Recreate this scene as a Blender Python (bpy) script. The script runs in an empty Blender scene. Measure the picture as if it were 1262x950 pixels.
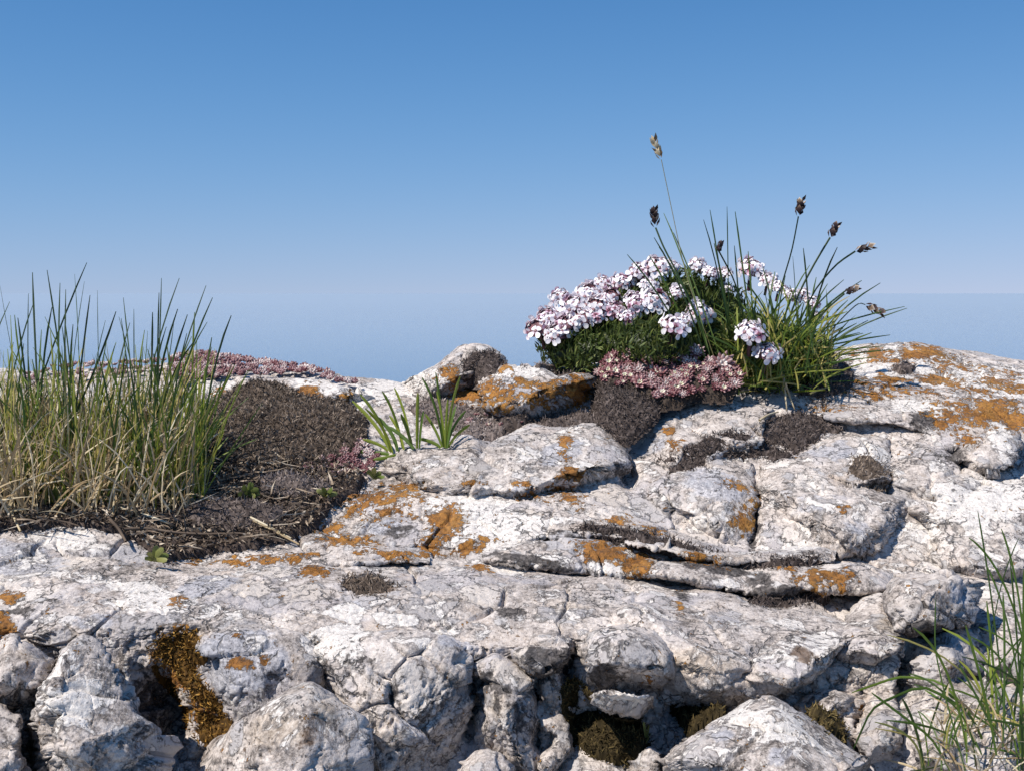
import bpy, bmesh, math, random
import numpy as np
from mathutils import Vector, Matrix

random.seed(7)
RNG = np.random.default_rng(11)
S = bpy.context.scene
COL = S.collection

# ------------------------------------------------------------------ camera
F = 1400.0                      # focal length in photograph pixels (photo is 1262 x 950)
CX, CY, HOR = 631.0, 475.0, 362.0
PITCH = math.atan((CY - HOR) / F)
cam_d = bpy.data.cameras.new('camera')
cam = bpy.data.objects.new('camera', cam_d)
COL.objects.link(cam)
S.camera = cam
cam_d.sensor_width = 36.0
cam_d.lens = 36.0 * F / 1262.0
cam_d.clip_start, cam_d.clip_end = 0.01, 500000.0
cam.location = (0, 0, 0)
cam.rotation_euler = (math.pi / 2 - PITCH, 0, 0)

# ------------------------------------------------------------------ sky and sun
SUN_EL, SUN_AZ = math.radians(53), math.radians(-122)      # azimuth clockwise from +Y: the sun stands high on the left, a little to the viewer's side
W = bpy.data.worlds.new('World')
S.world = W
W.use_nodes = True
_n, _l = W.node_tree.nodes, W.node_tree.links
_bg = _n['Background']
_bg.inputs[1].default_value = 0.0825
_sky = _n.new('ShaderNodeTexSky')
_sky.sky_type = 'NISHITA'
_sky.sun_disc = False
_sky.sun_elevation, _sky.sun_rotation = SUN_EL, SUN_AZ
_sky.altitude, _sky.air_density, _sky.dust_density, _sky.ozone_density = 3000, 1.0, 0.0, 6.0
_tc = _n.new('ShaderNodeTexCoord')
_xyz, _cx = _n.new('ShaderNodeSeparateXYZ'), _n.new('ShaderNodeCombineXYZ')     # the air is thicker low down: the pale band reaches higher
_l.new(_tc.outputs['Generated'], _xyz.inputs[0])
def _wm(op, a, b):
    n = _n.new('ShaderNodeMath'); n.operation = op
    for k, v in enumerate((a, b)):
        if isinstance(v, bpy.types.NodeSocket): _l.new(v, n.inputs[k])
        else: n.inputs[k].default_value = v
    return n.outputs[0]
_z = _xyz.outputs[2]
_zz = _wm('ADD', _wm('MINIMUM', _wm('ADD', _wm('MULTIPLY', _z, 0.45), _wm('MULTIPLY', _wm('MULTIPLY', _z, _z), 2.2)), _z), 0.03)
_l.new(_xyz.outputs[0], _cx.inputs[0]); _l.new(_xyz.outputs[1], _cx.inputs[1]); _l.new(_zz, _cx.inputs[2])
_l.new(_cx.outputs[0], _sky.inputs[0])
_sp, _cb = _n.new('ShaderNodeSeparateColor'), _n.new('ShaderNodeCombineColor')
_l.new(_sky.outputs[0], _sp.inputs[0])
for _i, (_a, _g) in enumerate([(0.955, 1.02), (0.70, 0.61), (0.825, 0.42)]):   # colour response of the camera to the clear mountain sky
    _p = _n.new('ShaderNodeMath'); _p.operation = 'POWER'; _p.inputs[1].default_value = _g
    _m = _n.new('ShaderNodeMath'); _m.operation = 'MULTIPLY'; _m.inputs[1].default_value = _a * 10 ** (1 - _g)
    _l.new(_sp.outputs[_i], _p.inputs[0]); _l.new(_p.outputs[0], _m.inputs[0]); _l.new(_m.outputs[0], _cb.inputs[_i])
_l.new(_cb.outputs[0], _bg.inputs[0])

sun_d = bpy.data.lights.new('sun', 'SUN')
sun_d.energy, sun_d.angle, sun_d.color = 5.0, math.radians(0.5), (1.0, 0.93, 0.84)
sun = bpy.data.objects.new('sun', sun_d)
COL.objects.link(sun)
_v = Vector((math.sin(SUN_AZ) * math.cos(SUN_EL), math.cos(SUN_AZ) * math.cos(SUN_EL), math.sin(SUN_EL)))
SUNV = _v.copy()
sun.rotation_euler = (-_v).to_track_quat('-Z', 'Y').to_euler()
sun.location = (-3, 1, 4)

S.view_settings.view_transform = 'Standard'
S.view_settings.look = 'None'
S.view_settings.exposure = 0.28
S.view_settings.gamma = 1.0
S.render.engine = 'CYCLES'
S.cycles.max_bounces = 6
S.cycles.volume_bounces = 2
S.cycles.transparent_max_bounces = 8
S.cycles.use_denoising = True
S.cycles.denoiser = 'OPENIMAGEDENOISE'
S.cycles.denoising_input_passes = 'RGB_ALBEDO_NORMAL'
S.cycles.denoising_prefilter = 'NONE'

# ------------------------------------------------------------------ helpers
CP, SP = math.cos(PITCH), math.sin(PITCH)


def P(px, py, d):
    """world point seen at photo pixel (px, py) at depth d along the view axis (arrays or floats)"""
    x = (np.asarray(px, float) - CX) / F * d
    v = -(np.asarray(py, float) - CY) / F * d
    return np.stack(np.broadcast_arrays(x, d * CP + v * SP, -d * SP + v * CP), -1)


def UNP(p):
    """photo pixel and depth of world points"""
    d = p[..., 1] * CP - p[..., 2] * SP
    v = p[..., 1] * SP + p[..., 2] * CP
    d = np.maximum(d, 1e-4)
    return CX + p[..., 0] / d * F, CY - v / d * F, d


def _hash(ix, iy, iz, seed):
    h = (ix.astype(np.uint32) * np.uint32(374761393)) ^ (iy.astype(np.uint32) * np.uint32(668265263)) ^ (iz.astype(np.uint32) * np.uint32(2147483647 ^ 0x5bd1e995)) ^ np.uint32((seed * 2654435761) & 0xffffffff)
    h = (h ^ (h >> np.uint32(13))) * np.uint32(1274126177)
    h = (h ^ (h >> np.uint32(16))) * np.uint32(2246822519)
    return h ^ (h >> np.uint32(15))


def pnoise(p, seed=0):
    """gradient noise, about -1..1, p (N,3)"""
    p = p.astype(np.float32) + np.float32(1000.37)
    f0 = np.floor(p)
    i = f0.astype(np.int64)
    f = p - f0
    u = f * f * f * (f * (f * 6 - 15) + 10)
    out = np.zeros(len(p), np.float32)
    for dx in (0, 1):
        wx = u[:, 0] if dx else 1 - u[:, 0]
        for dy in (0, 1):
            wy = u[:, 1] if dy else 1 - u[:, 1]
            for dz in (0, 1):
                wz = u[:, 2] if dz else 1 - u[:, 2]
                h = _hash(i[:, 0] + dx, i[:, 1] + dy, i[:, 2] + dz, seed)
                gx = ((h & np.uint32(1023)).astype(np.float32) / 511.5 - 1)
                gy = (((h >> np.uint32(10)) & np.uint32(1023)).astype(np.float32) / 511.5 - 1)
                gz = (((h >> np.uint32(20)) & np.uint32(1023)).astype(np.float32) / 511.5 - 1)
                out += wx * wy * wz * (gx * (f[:, 0] - dx) + gy * (f[:, 1] - dy) + gz * (f[:, 2] - dz))
    return out * 1.3


def fbm(p, freq, octs, seed=0, gain=0.5, ridged=False):
    out, a, s = np.zeros(len(p), np.float32), 1.0, 0.0
    for k in range(octs):
        n = pnoise(p * freq, seed + k)
        if ridged:
            n = 1 - 2 * np.abs(n)
        out += a * n
        s += a
        a *= gain
        freq *= 2.03
    return out / s


def voro_chip(p, seed=0):
    """distance to the joint between cells, a value per cell, and a randomly tilted plane per cell (chipped faces)"""
    p = p.astype(np.float32) + np.float32(500.2)
    i = np.floor(p).astype(np.int64)
    d1 = np.full(len(p), 9, np.float32); d2 = d1.copy(); cid = np.zeros(len(p), np.float32); pl = cid.copy()
    for dx in (-1, 0, 1):
        for dy in (-1, 0, 1):
            for dz in (-1, 0, 1):
                h = _hash(i[:, 0] + dx, i[:, 1] + dy, i[:, 2] + dz, seed)
                q = np.stack([(h & np.uint32(1023)), (h >> np.uint32(10)) & np.uint32(1023), (h >> np.uint32(20)) & np.uint32(1023)], -1).astype(np.float32) / 1023
                v = (i + (dx, dy, dz)).astype(np.float32) + q - p
                d = np.sqrt((v * v).sum(1))
                g = h * np.uint32(2654435761)
                t = v[:, 0] * ((g & np.uint32(255)).astype(np.float32) / 127.5 - 1) + v[:, 1] * (((g >> np.uint32(8)) & np.uint32(255)).astype(np.float32) / 127.5 - 1) + v[:, 2] * (((g >> np.uint32(16)) & np.uint32(255)).astype(np.float32) / 127.5 - 1)
                m = d < d1
                d2 = np.where(m, d1, np.minimum(d2, d))
                cid = np.where(m, (h % np.uint32(997)).astype(np.float32) / 997, cid)
                pl = np.where(m, t, pl)
                d1 = np.where(m, d, d1)
    return d2 - d1, cid, pl


def sstep(a, b, x):
    t = np.clip((x - a) / (b - a), 0, 1)
    return t * t * (3 - 2 * t)


def blur1(a, r, axis):
    """gaussian blur along one axis with edge clamp"""
    k = np.exp(-0.5 * (np.arange(-3 * r, 3 * r + 1) / r) ** 2); k /= k.sum()
    pad = [(0, 0)] * a.ndim; pad[axis] = (3 * r, 3 * r)
    b = np.pad(a, pad, mode='edge')
    out = np.zeros_like(a)
    for j, w in enumerate(k):
        sl = [slice(None)] * a.ndim; sl[axis] = slice(j, j + a.shape[axis])
        out += w * b[tuple(sl)]
    return out


def tag(o, label=None, cat=None, group=None, kind=None):
    if label: o['label'] = label
    if cat: o['category'] = cat
    if group: o['group'] = group
    if kind: o['kind'] = kind
    return o


def link(name, mesh, parent=None, loc=None):
    o = bpy.data.objects.new(name, mesh)
    COL.objects.link(o)
    if parent is not None: o.parent = parent
    if loc is not None: o.location = loc
    return o


def empty(name, loc):
    o = bpy.data.objects.new(name, None)
    o.empty_display_size = 0.01
    o.location = loc
    COL.objects.link(o)
    return o


def mesh_from(name, verts, faces, mats, attrs=None, matidx=None, smooth=True, sizes=None):
    """verts (N,3); faces (M,k) index array, or flat loops with sizes; attrs {name: (N,4) colours}"""
    me = bpy.data.meshes.new(name)
    verts = np.ascontiguousarray(verts, np.float32)
    me.vertices.add(len(verts))
    me.vertices.foreach_set('co', verts.ravel())
    faces = np.asarray(faces, np.int32)
    if sizes is None:
        sizes = np.full(len(faces), faces.shape[1], np.int32)
    loops = faces.ravel()
    me.loops.add(len(loops))
    me.loops.foreach_set('vertex_index', loops)
    me.polygons.add(len(sizes))
    me.polygons.foreach_set('loop_start', np.concatenate([[0], np.cumsum(sizes)[:-1]]).astype(np.int32))
    if matidx is not None:
        me.polygons.foreach_set('material_index', np.asarray(matidx, np.int32))
    me.polygons.foreach_set('use_smooth', np.full(len(sizes), smooth, bool))
    for m in (mats if isinstance(mats, (list, tuple)) else [mats]):
        me.materials.append(m)
    for k, a in (attrs or {}).items():
        a = np.asarray(a, np.float32)
        at = me.attributes.new(k, 'FLOAT_COLOR', 'POINT')
        at.data.foreach_set('color', np.ascontiguousarray(a).ravel())
    me.update(calc_edges=True)
    return me


def grid_faces(r, c, wrap=False):
    i = np.arange(r * c).reshape(r, c)
    if wrap:
        j = np.concatenate([i, i[:, :1]], 1)
    else:
        j = i
    return np.stack([j[:-1, :-1], j[:-1, 1:], j[1:, 1:], j[1:, :-1]], -1).reshape(-1, 4)


def grid_normals(G, wrap=False):
    if wrap:
        du = np.roll(G, -1, 1) - np.roll(G, 1, 1)
    else:
        du = np.gradient(G, axis=1)
    dv = np.gradient(G, axis=0)
    n = np.cross(du, dv)
    return n / (np.linalg.norm(n, axis=-1, keepdims=True) + 1e-12)


# ------------------------------------------------------------------ node helpers
class NT:
    def __init__(s, name):
        s.m = bpy.data.materials.new(name)
        s.m.use_nodes = True
        s.t = s.m.node_tree
        s.n, s.l = s.t.nodes, s.t.links
        s.b = s.n['Principled BSDF']
        s.tc = s.n.new('ShaderNodeTexCoord')

    def put(s, sock, v):
        if isinstance(v, bpy.types.NodeSocket): s.l.new(v, sock)
        elif v is not None:
            if isinstance(v, tuple) and len(v) == 3 and len(sock.default_value) == 4: v = v + (1,)
            sock.default_value = v

    def math(s, op, a, b=None, c=None, clamp=False):
        n = s.n.new('ShaderNodeMath'); n.operation = op; n.use_clamp = clamp
        s.put(n.inputs[0], a); s.put(n.inputs[1], b)
        if c is not None: s.put(n.inputs[2], c)
        return n.outputs[0]

    def noise(s, scale, detail=4, rough=0.55, dist=0.0, vec=None, color=False):
        n = s.n.new('ShaderNodeTexNoise')
        s.put(n.inputs['Vector'], vec if vec is not None else s.tc.outputs['Object'])
        n.inputs['Scale'].default_value = scale; n.inputs['Detail'].default_value = detail
        n.inputs['Roughness'].default_value = rough; n.inputs['Distortion'].default_value = dist
        return n.outputs['Color' if color else 'Fac']

    def voro(s, scale, feature='F1', vec=None, out='Distance', rnd=1.0):
        n = s.n.new('ShaderNodeTexVoronoi'); n.feature = feature
        s.put(n.inputs['Vector'], vec if vec is not None else s.tc.outputs['Object'])
        n.inputs['Scale'].default_value = scale
        n.inputs['Randomness'].default_value = rnd
        return n.outputs[out]

    def step(s, a, b, x):
        n = s.n.new('ShaderNodeMapRange'); n.interpolation_type = 'SMOOTHSTEP'
        s.put(n.inputs[0], x); s.put(n.inputs[1], a); s.put(n.inputs[2], b)
        return n.outputs[0]

    def mix(s, f, a, b, mode='MIX'):
        n = s.n.new('ShaderNodeMix'); n.data_type = 'RGBA'; n.blend_type = mode
        s.put(n.inputs[0], f); s.put(n.inputs[6], a); s.put(n.inputs[7], b)
        return n.outputs[2]

    def ramp(s, x, stops):
        n = s.n.new('ShaderNodeValToRGB')
        s.put(n.inputs[0], x)
        e = n.color_ramp.elements
        while len(e) < len(stops): e.new(0.5)
        for k, (p, c) in enumerate(stops):
            e[k].position = p; e[k].color = tuple(c) + (1,)
        return n.outputs[0]

    def attr(s, name):
        n = s.n.new('ShaderNodeAttribute'); n.attribute_name = name
        return n

    def sep(s, col):
        n = s.n.new('ShaderNodeSeparateColor'); s.put(n.inputs[0], col)
        return n.outputs

    def bump(s, h, dist, strength=1.0, normal=None):
        n = s.n.new('ShaderNodeBump'); s.put(n.inputs['Height'], h)
        n.inputs['Distance'].default_value = dist; n.inputs['Strength'].default_value = strength
        if normal is not None: s.put(n.inputs['Normal'], normal)
        return n.outputs[0]

    def warp(s, scale, amount):
        c = s.noise(scale, 3, color=True)
        a = s.n.new('ShaderNodeVectorMath'); a.operation = 'MULTIPLY_ADD'
        s.put(a.inputs[0], c); a.inputs[1].default_value = (amount,) * 3
        s.put(a.inputs[2], s.tc.outputs['Object'])
        return a.outputs[0]

    def out(s, color, rough=0.9, normal=None, spec=0.2):
        s.put(s.b.inputs['Base Color'], color)
        s.put(s.b.inputs['Roughness'], rough)
        s.b.inputs['Specular IOR Level'].default_value = spec
        if normal is not None: s.put(s.b.inputs['Normal'], normal)
        return s.m
# ------------------------------------------------------------------ materials
def rock_material():
    t = NT('limestone')
    pa = t.attr('paint')                       # R orange lichen, G white crust, B black lichen, moss film and painted shade, A brown earth
    ch = t.sep(pa.outputs['Color'])
    orange_a, white_a, dark_a, earth_a = ch[0], ch[1], ch[2], pa.outputs['Alpha']
    wv = t.warp(60, 0.012)
    big = t.noise(22, 6, 0.6)
    mid = t.noise(90, 8, 0.66, 0.4)
    fine = t.noise(420, 8, 0.72)
    grain = t.noise(1500, 3, 0.6)
    x = t.math('ADD', t.math('MULTIPLY', big, 0.40), t.math('ADD', t.math('MULTIPLY', mid, 0.55), t.math('ADD', t.math('MULTIPLY', fine, 0.60), t.math('MULTIPLY', grain, 0.18))))
    base = t.ramp(x, [(0.67, (0.062, 0.053, 0.048)), (0.765, (0.235, 0.205, 0.186)), (0.86, (0.46, 0.405, 0.370)), (1.0, (0.70, 0.635, 0.585))])
    # warm and bluish films
    film = t.noise(16, 5, 0.6, 0.5)
    base = t.mix(t.math('MULTIPLY', t.step(0.52, 0.60, film), 0.55), base, (0.42, 0.40, 0.42))
    warmf = t.noise(30, 6, 0.65)
    base = t.mix(t.math('MULTIPLY', t.step(0.55, 0.66, warmf), 0.5), base, (0.50, 0.41, 0.34))
    # grey thalli with thin dark rims
    v = t.n.new('ShaderNodeTexVoronoi'); v.feature = 'F1'; v.inputs['Scale'].default_value = 85
    t.put(v.inputs['Vector'], t.warp(140, 0.010))
    sel = t.sep(v.outputs['Color'])
    vd = t.math('ADD', v.outputs['Distance'], t.math('MULTIPLY', t.math('SUBTRACT', fine, 0.5), 0.5))
    pick = t.step(0.60, 0.62, sel[0])
    disc = t.math('MULTIPLY', t.math('SUBTRACT', 1.0, t.step(0.34, 0.38, vd)), pick)
    rim = t.math('MULTIPLY', t.math('MULTIPLY', t.step(0.32, 0.37, vd), t.math('SUBTRACT', 1.0, t.step(0.38, 0.46, vd))), pick)
    tone = t.mix(sel[1], (0.32, 0.31, 0.32), (0.66, 0.63, 0.605))
    base = t.mix(t.math('MULTIPLY', disc, 0.75), base, tone)
    base = t.mix(t.math('MULTIPLY', rim, 0.6), base, (0.09, 0.085, 0.085))
    # wide smooth plates of grey, blue grey and cream crust, each with its own tone and a thin dark rim
    smooth = t.step(0.40, 0.52, t.noise(19, 5, 0.6))
    v2 = t.n.new('ShaderNodeTexVoronoi'); v2.feature = 'F1'; v2.inputs['Scale'].default_value = 34
    t.put(v2.inputs['Vector'], t.warp(55, 0.030))
    s2 = t.sep(v2.outputs['Color'])
    vd2 = t.math('ADD', v2.outputs['Distance'], t.math('MULTIPLY', t.math('SUBTRACT', mid, 0.5), 0.7))
    plate = t.math('MULTIPLY', t.math('SUBTRACT', 1.0, t.step(0.44, 0.47, vd2)), t.math('GREATER_THAN', s2[0], 0.42))
    prim = t.math('MULTIPLY', t.math('MULTIPLY', t.step(0.42, 0.46, vd2), t.math('SUBTRACT', 1.0, t.step(0.47, 0.52, vd2))), t.math('GREATER_THAN', s2[0], 0.42))
    ptone = t.ramp(s2[1], [(0.0, (0.34, 0.315, 0.305)), (0.35, (0.44, 0.42, 0.425)), (0.6, (0.54, 0.475, 0.42)), (1.0, (0.68, 0.625, 0.58))])
    ptone = t.mix(t.math('MULTIPLY', t.step(0.5, 0.68, fine), 0.35), ptone, (0.24, 0.22, 0.21))
    base = t.mix(t.math('MULTIPLY', plate, t.math('ADD', 0.25, t.math('MULTIPLY', smooth, 0.65))), base, ptone)
    base = t.mix(t.math('MULTIPLY', prim, 0.72), base, (0.085, 0.078, 0.075))
    fl = t.sep(t.attr('film').outputs['Color'])
    bg = t.step(0.52, 0.60, t.math('ADD', t.math('MULTIPLY', fl[0], 0.55), t.math('MULTIPLY', mid, 0.5)))
    base = t.mix(t.math('MULTIPLY', bg, 0.68), base, t.mix(t.step(0.42, 0.62, fine), (0.27, 0.275, 0.31), (0.50, 0.50, 0.54)))
    tn = t.step(0.50, 0.66, t.math('ADD', t.math('MULTIPLY', fl[1], 0.5), t.math('MULTIPLY', mid, 0.5)))
    base = t.mix(t.math('MULTIPLY', tn, 0.6), base, t.mix(t.step(0.40, 0.66, fine), (0.36, 0.29, 0.225), (0.60, 0.51, 0.42)))
    # white crust, sharp edged with a dark outline
    wn = t.noise(46, 9, 0.66, 0.6, vec=wv)
    wx = t.math('ADD', wn, t.math('MULTIPLY', white_a, 0.34))
    white = t.step(0.60, 0.63, wx)
    outl = t.math('MULTIPLY', t.step(0.572, 0.592, wx), t.math('SUBTRACT', 1.0, t.step(0.60, 0.62, wx)))
    wc = t.mix(t.step(0.40, 0.62, fine), (0.56, 0.52, 0.485), (0.78, 0.735, 0.69))
    base = t.mix(t.math('MULTIPLY', white, 0.9), base, wc)
    base = t.mix(t.math('MULTIPLY', outl, 0.6), base, (0.11, 0.10, 0.10))
    # grains: pale and dark crystals and black dots of lichen
    sp = t.n.new('ShaderNodeTexVoronoi'); sp.inputs['Scale'].default_value = 520; t.put(sp.inputs['Vector'], t.tc.outputs['Object'])
    sps = t.sep(sp.outputs['Color'])
    dot = t.math('SUBTRACT', 1.0, t.step(0.22, 0.36, sp.outputs['Distance']))
    area = t.math('MULTIPLY', t.step(0.42, 0.60, t.noise(34, 4, 0.6)), t.math('SUBTRACT', 1.0, t.math('MULTIPLY', t.step(0.40, 0.52, t.noise(19, 5, 0.6)), 0.6)))
    base = t.mix(t.math('MULTIPLY', t.math('MULTIPLY', dot, t.math('GREATER_THAN', sps[0], 0.66)), t.math('ADD', t.math('MULTIPLY', area, 0.6), 0.15)), base, (0.06, 0.054, 0.05))
    base = t.mix(t.math('MULTIPLY', t.math('MULTIPLY', dot, t.math('LESS_THAN', sps[0], 0.25)), 0.45), base, (0.72, 0.68, 0.63))
    # dark specks and pits
    pits = t.math('MULTIPLY', t.step(0.57, 0.64, t.noise(240, 5, 0.7)), t.step(0.44, 0.58, t.noise(40, 4, 0.6)))
    base = t.mix(t.math('MULTIPLY', pits, 0.8), base, (0.055, 0.05, 0.05))
    # branching joints
    ve = t.voro(36, 'DISTANCE_TO_EDGE', vec=t.warp(70, 0.03))
    joint = t.math('MULTIPLY', t.math('SUBTRACT', 1.0, t.step(0.008, 0.03, ve)), t.step(0.48, 0.58, t.noise(26, 3)))
    base = t.mix(t.math('MULTIPLY', joint, 0.75), base, (0.07, 0.065, 0.065))
    # black lichen and moss film, plus shade painted in hollows and under ledges
    dn = t.math('ADD', t.math('MULTIPLY', dark_a, 0.62), t.math('MULTIPLY', t.noise(150, 8, 0.72, vec=wv), 0.9))
    dark = t.step(0.70, 0.80, dn)
    dcol = t.mix(t.step(0.4, 0.65, fine), (0.028, 0.025, 0.025), (0.13, 0.115, 0.11))
    base = t.mix(t.math('MULTIPLY', dark, 0.92), base, dcol)
    # earth film
    en = t.math('ADD', t.math('MULTIPLY', earth_a, 0.6), t.math('MULTIPLY', t.noise(120, 7, 0.7), 0.8))
    earth = t.step(0.70, 0.84, en)
    base = t.mix(t.math('MULTIPLY', earth, 0.85), base, t.mix(fine, (0.07, 0.04, 0.025), (0.24, 0.165, 0.115)))
    # orange lichen
    gr = t.noise(260, 6, 0.75, 0.3)
    on = t.math('ADD', t.math('MULTIPLY', orange_a, 0.60), t.math('ADD', t.math('MULTIPLY', t.math('SUBTRACT', t.noise(95, 8, 0.75, 0.5, vec=wv), 0.5), 1.7), t.math('MULTIPLY', t.math('SUBTRACT', gr, 0.5), 1.8)))
    orange = t.step(0.30, 0.42, on)
    ocol = t.ramp(t.math('ADD', t.math('MULTIPLY', gr, 0.75), t.math('MULTIPLY', t.noise(34, 5, 0.6), 0.35)), [(0.40, (0.055, 0.028, 0.012)), (0.50, (0.20, 0.085, 0.018)), (0.60, (0.36, 0.150, 0.026)), (0.70, (0.50, 0.24, 0.05)), (0.80, (0.62, 0.42, 0.20))])
    ocol = t.mix(t.math('MULTIPLY', t.step(0.48, 0.62, t.noise(28, 4, 0.6)), 0.16), ocol, t.mix(gr, (0.30, 0.15, 0.02), (0.72, 0.46, 0.12)))
    base = t.mix(t.math('MULTIPLY', orange, 0.94), base, ocol)
    # relief
    h = t.math('ADD', t.math('MULTIPLY', t.noise(700, 6, 0.7), 0.55), t.math('MULTIPLY', grain, 0.15))
    h = t.math('SUBTRACT', h, t.math('MULTIPLY', pits, 0.5))
    h = t.math('SUBTRACT', h, t.math('MULTIPLY', joint, 0.6))
    h = t.math('ADD', h, t.math('MULTIPLY', white, 0.22))
    h = t.math('ADD', h, t.math('MULTIPLY', orange, t.math('MULTIPLY', gr, 1.6)))
    nrm = t.bump(h, 0.0014, 1.0)
    return t.out(base, 0.92, nrm, 0.15)


def tone_material(name, stops, attr='tone', rough=0.75, spec=0.25, transl=0.0, noise_scale=None, bump=0.0):
    """colour from the vertex value R of an attribute (kind of strand, age of leaf) through a ramp"""
    t = NT(name)
    v = t.sep(t.attr(attr).outputs['Color'])[0]
    if noise_scale:
        v = t.math('ADD', v, t.math('MULTIPLY', t.math('SUBTRACT', t.noise(noise_scale, 4, 0.6), 0.5), 0.5))
    c = t.ramp(v, stops)
    m = t.out(c, rough, t.bump(t.noise(noise_scale or 500, 5, 0.7), bump) if bump else None, spec)
    if transl:
        tr = t.n.new('ShaderNodeBsdfTranslucent'); t.put(tr.inputs[0], c)
        mx = t.n.new('ShaderNodeMixShader'); mx.inputs[0].default_value = transl
        t.l.new(t.b.outputs[0], mx.inputs[1]); t.l.new(tr.outputs[0], mx.inputs[2])
        t.l.new(mx.outputs[0], t.n['Material Output'].inputs[0])
    return m


M_ROCK = rock_material()
# ------------------------------------------------------------------ lichens, crusts and films that grow on the rock, and shade painted in hollows and under ledges (places on the rock, found where the photograph shows them)
ORANGE = [(470, 615, 58, 18, -8, .85), (548, 642, 25, 23, 0, 1.2), (407, 651, 24, 11, 0, 1), (480, 632, 30, 12, 0, .8), (430, 668, 45, 10, 5, .9), (478, 683, 34, 7, 8, .9),
    (531, 670, 20, 12, 0, 1), (575, 676, 22, 8, 0, 1), (697, 548, 10, 14, 0, 1), (700, 583, 16, 10, 0, 1), (690, 601, 22, 10, 0, 1), (705, 616, 26, 9, 15, .9), (640, 598, 18, 6, 0, 1),
    (744, 683, 36, 17, 8, 1.2), (784, 696, 26, 15, 10, 1.1), (589, 702, 18, 6, 0, .9), (387, 708, 20, 8, 0, 1.1), (552, 461, 17, 14, 0, 1.1), (579, 489, 26, 14, 0, 1.1),
    (619, 487, 22, 17, 0, 1.1), (648, 470, 22, 9, 20, 1), (676, 478, 18, 12, 0, 1), (711, 482, 20, 26, 0, 1.1), (621, 452, 10, 7, 0, 1), (424, 489, 14, 8, 0, 1), (381, 485, 16, 11, 0, 1.1),
    (582, 592, 18, 6, 0, .8), (824, 533, 9, 6, 0, 1), (832, 551, 16, 8, 0, .7), (1078, 436, 30, 8, 0, 1.1), (1134, 436, 30, 11, 0, 1.2), (1102, 468, 26, 7, 5, 1), (1158, 468, 44, 9, 5, .9),
    (1200, 482, 44, 8, 8, .8), (1070, 487, 44, 7, 5, .8), (1240, 460, 30, 6, 10, .7), (1158, 519, 16, 15, 0, 1), (1217, 511, 55, 17, 5, 1.1), (1193, 543, 14, 8, 0, 1), (1250, 520, 24, 14, 0, 1), (911, 643, 13, 19, 0, 1.2),
    (915, 604, 18, 8, 15, 1), (1038, 629, 8, 9, 0, .9), (808, 655, 26, 6, 8, .8), (1032, 713, 24, 12, 0, 1.2), (1004, 713, 13, 14, 0, 1.1), (971, 700, 18, 5, 5, .9), (895, 695, 22, 7, 8, .9),
    (856, 688, 22, 8, 8, 1), (837, 750, 7, 11, 0, .8), (801, 831, 7, 7, 0, 1), (217, 806, 34, 30, 0, 1.0), (221, 835, 22, 20, 0, .9), (254, 880, 26, 28, 0, .9), (295, 816, 19, 11, 0, 1.1),
    (295, 784, 9, 6, 0, .9), (324, 814, 9, 8, 0, .9), (15, 737, 20, 6, 0, 1), (2, 772, 14, 20, 0, 1.2), (302, 692, 46, 5, 0, 1), (236, 689, 24, 3, 0, .9), (221, 739, 14, 4, 8, .9),
    (269, 482, 10, 5, 0, 1), (1015, 500, 30, 6, 0, .6), (340, 478, 20, 6, 0, .6), (880, 690, 30, 5, 8, .7)]
WHITE = [(184, 740, 40, 18, 0, 1), (74, 664, 50, 11, 5, 1), (160, 722, 30, 10, 0, .9), (405, 793, 36, 22, 0, .9), (427, 756, 22, 12, 10, 1), (486, 766, 24, 9, 0, 1.1), (600, 650, 46, 26, 0, 1.1), (580, 622, 55, 14, 5, .9),
    (1100, 450, 80, 20, 5, .7), (1200, 470, 70, 20, 8, .8), (1150, 505, 60, 8, 5, .9), (470, 485, 60, 14, -8, 1), (520, 468, 40, 12, -20, 1), (600, 440, 26, 14, 0, .8), (395, 475, 44, 10, 5, 1),
    (1200, 625, 60, 32, 0, 1), (1240, 600, 40, 20, 0, 1), (1068, 560, 22, 14, 0, .9), (1150, 645, 50, 16, 0, .6), (870, 495, 40, 10, -10, .8), (660, 558, 26, 12, -20, .7), (980, 674, 40, 5, 0, 1), (870, 640, 20, 20, 0, .3),
    (1232, 545, 18, 20, 0, .9), (750, 700, 60, 8, 8, .4), (860, 720, 60, 10, 0, .4), (620, 700, 60, 10, 0, .5), (930, 900, 90, 40, 0, .45), (90, 850, 40, 60, 0, .45), (340, 890, 70, 40, 0, .25), (262, 478, 30, 8, 0, 1),
    (770, 856, 40, 10, 0, .9), (660, 640, 60, 10, 5, .7), (700, 458, 30, 8, 0, .7), (640, 455, 30, 8, 0, .8), (1080, 430, 60, 5, 0, .6), (30, 700, 60, 20, 0, .3), (1000, 800, 60, 40, 0, .3)]
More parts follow.
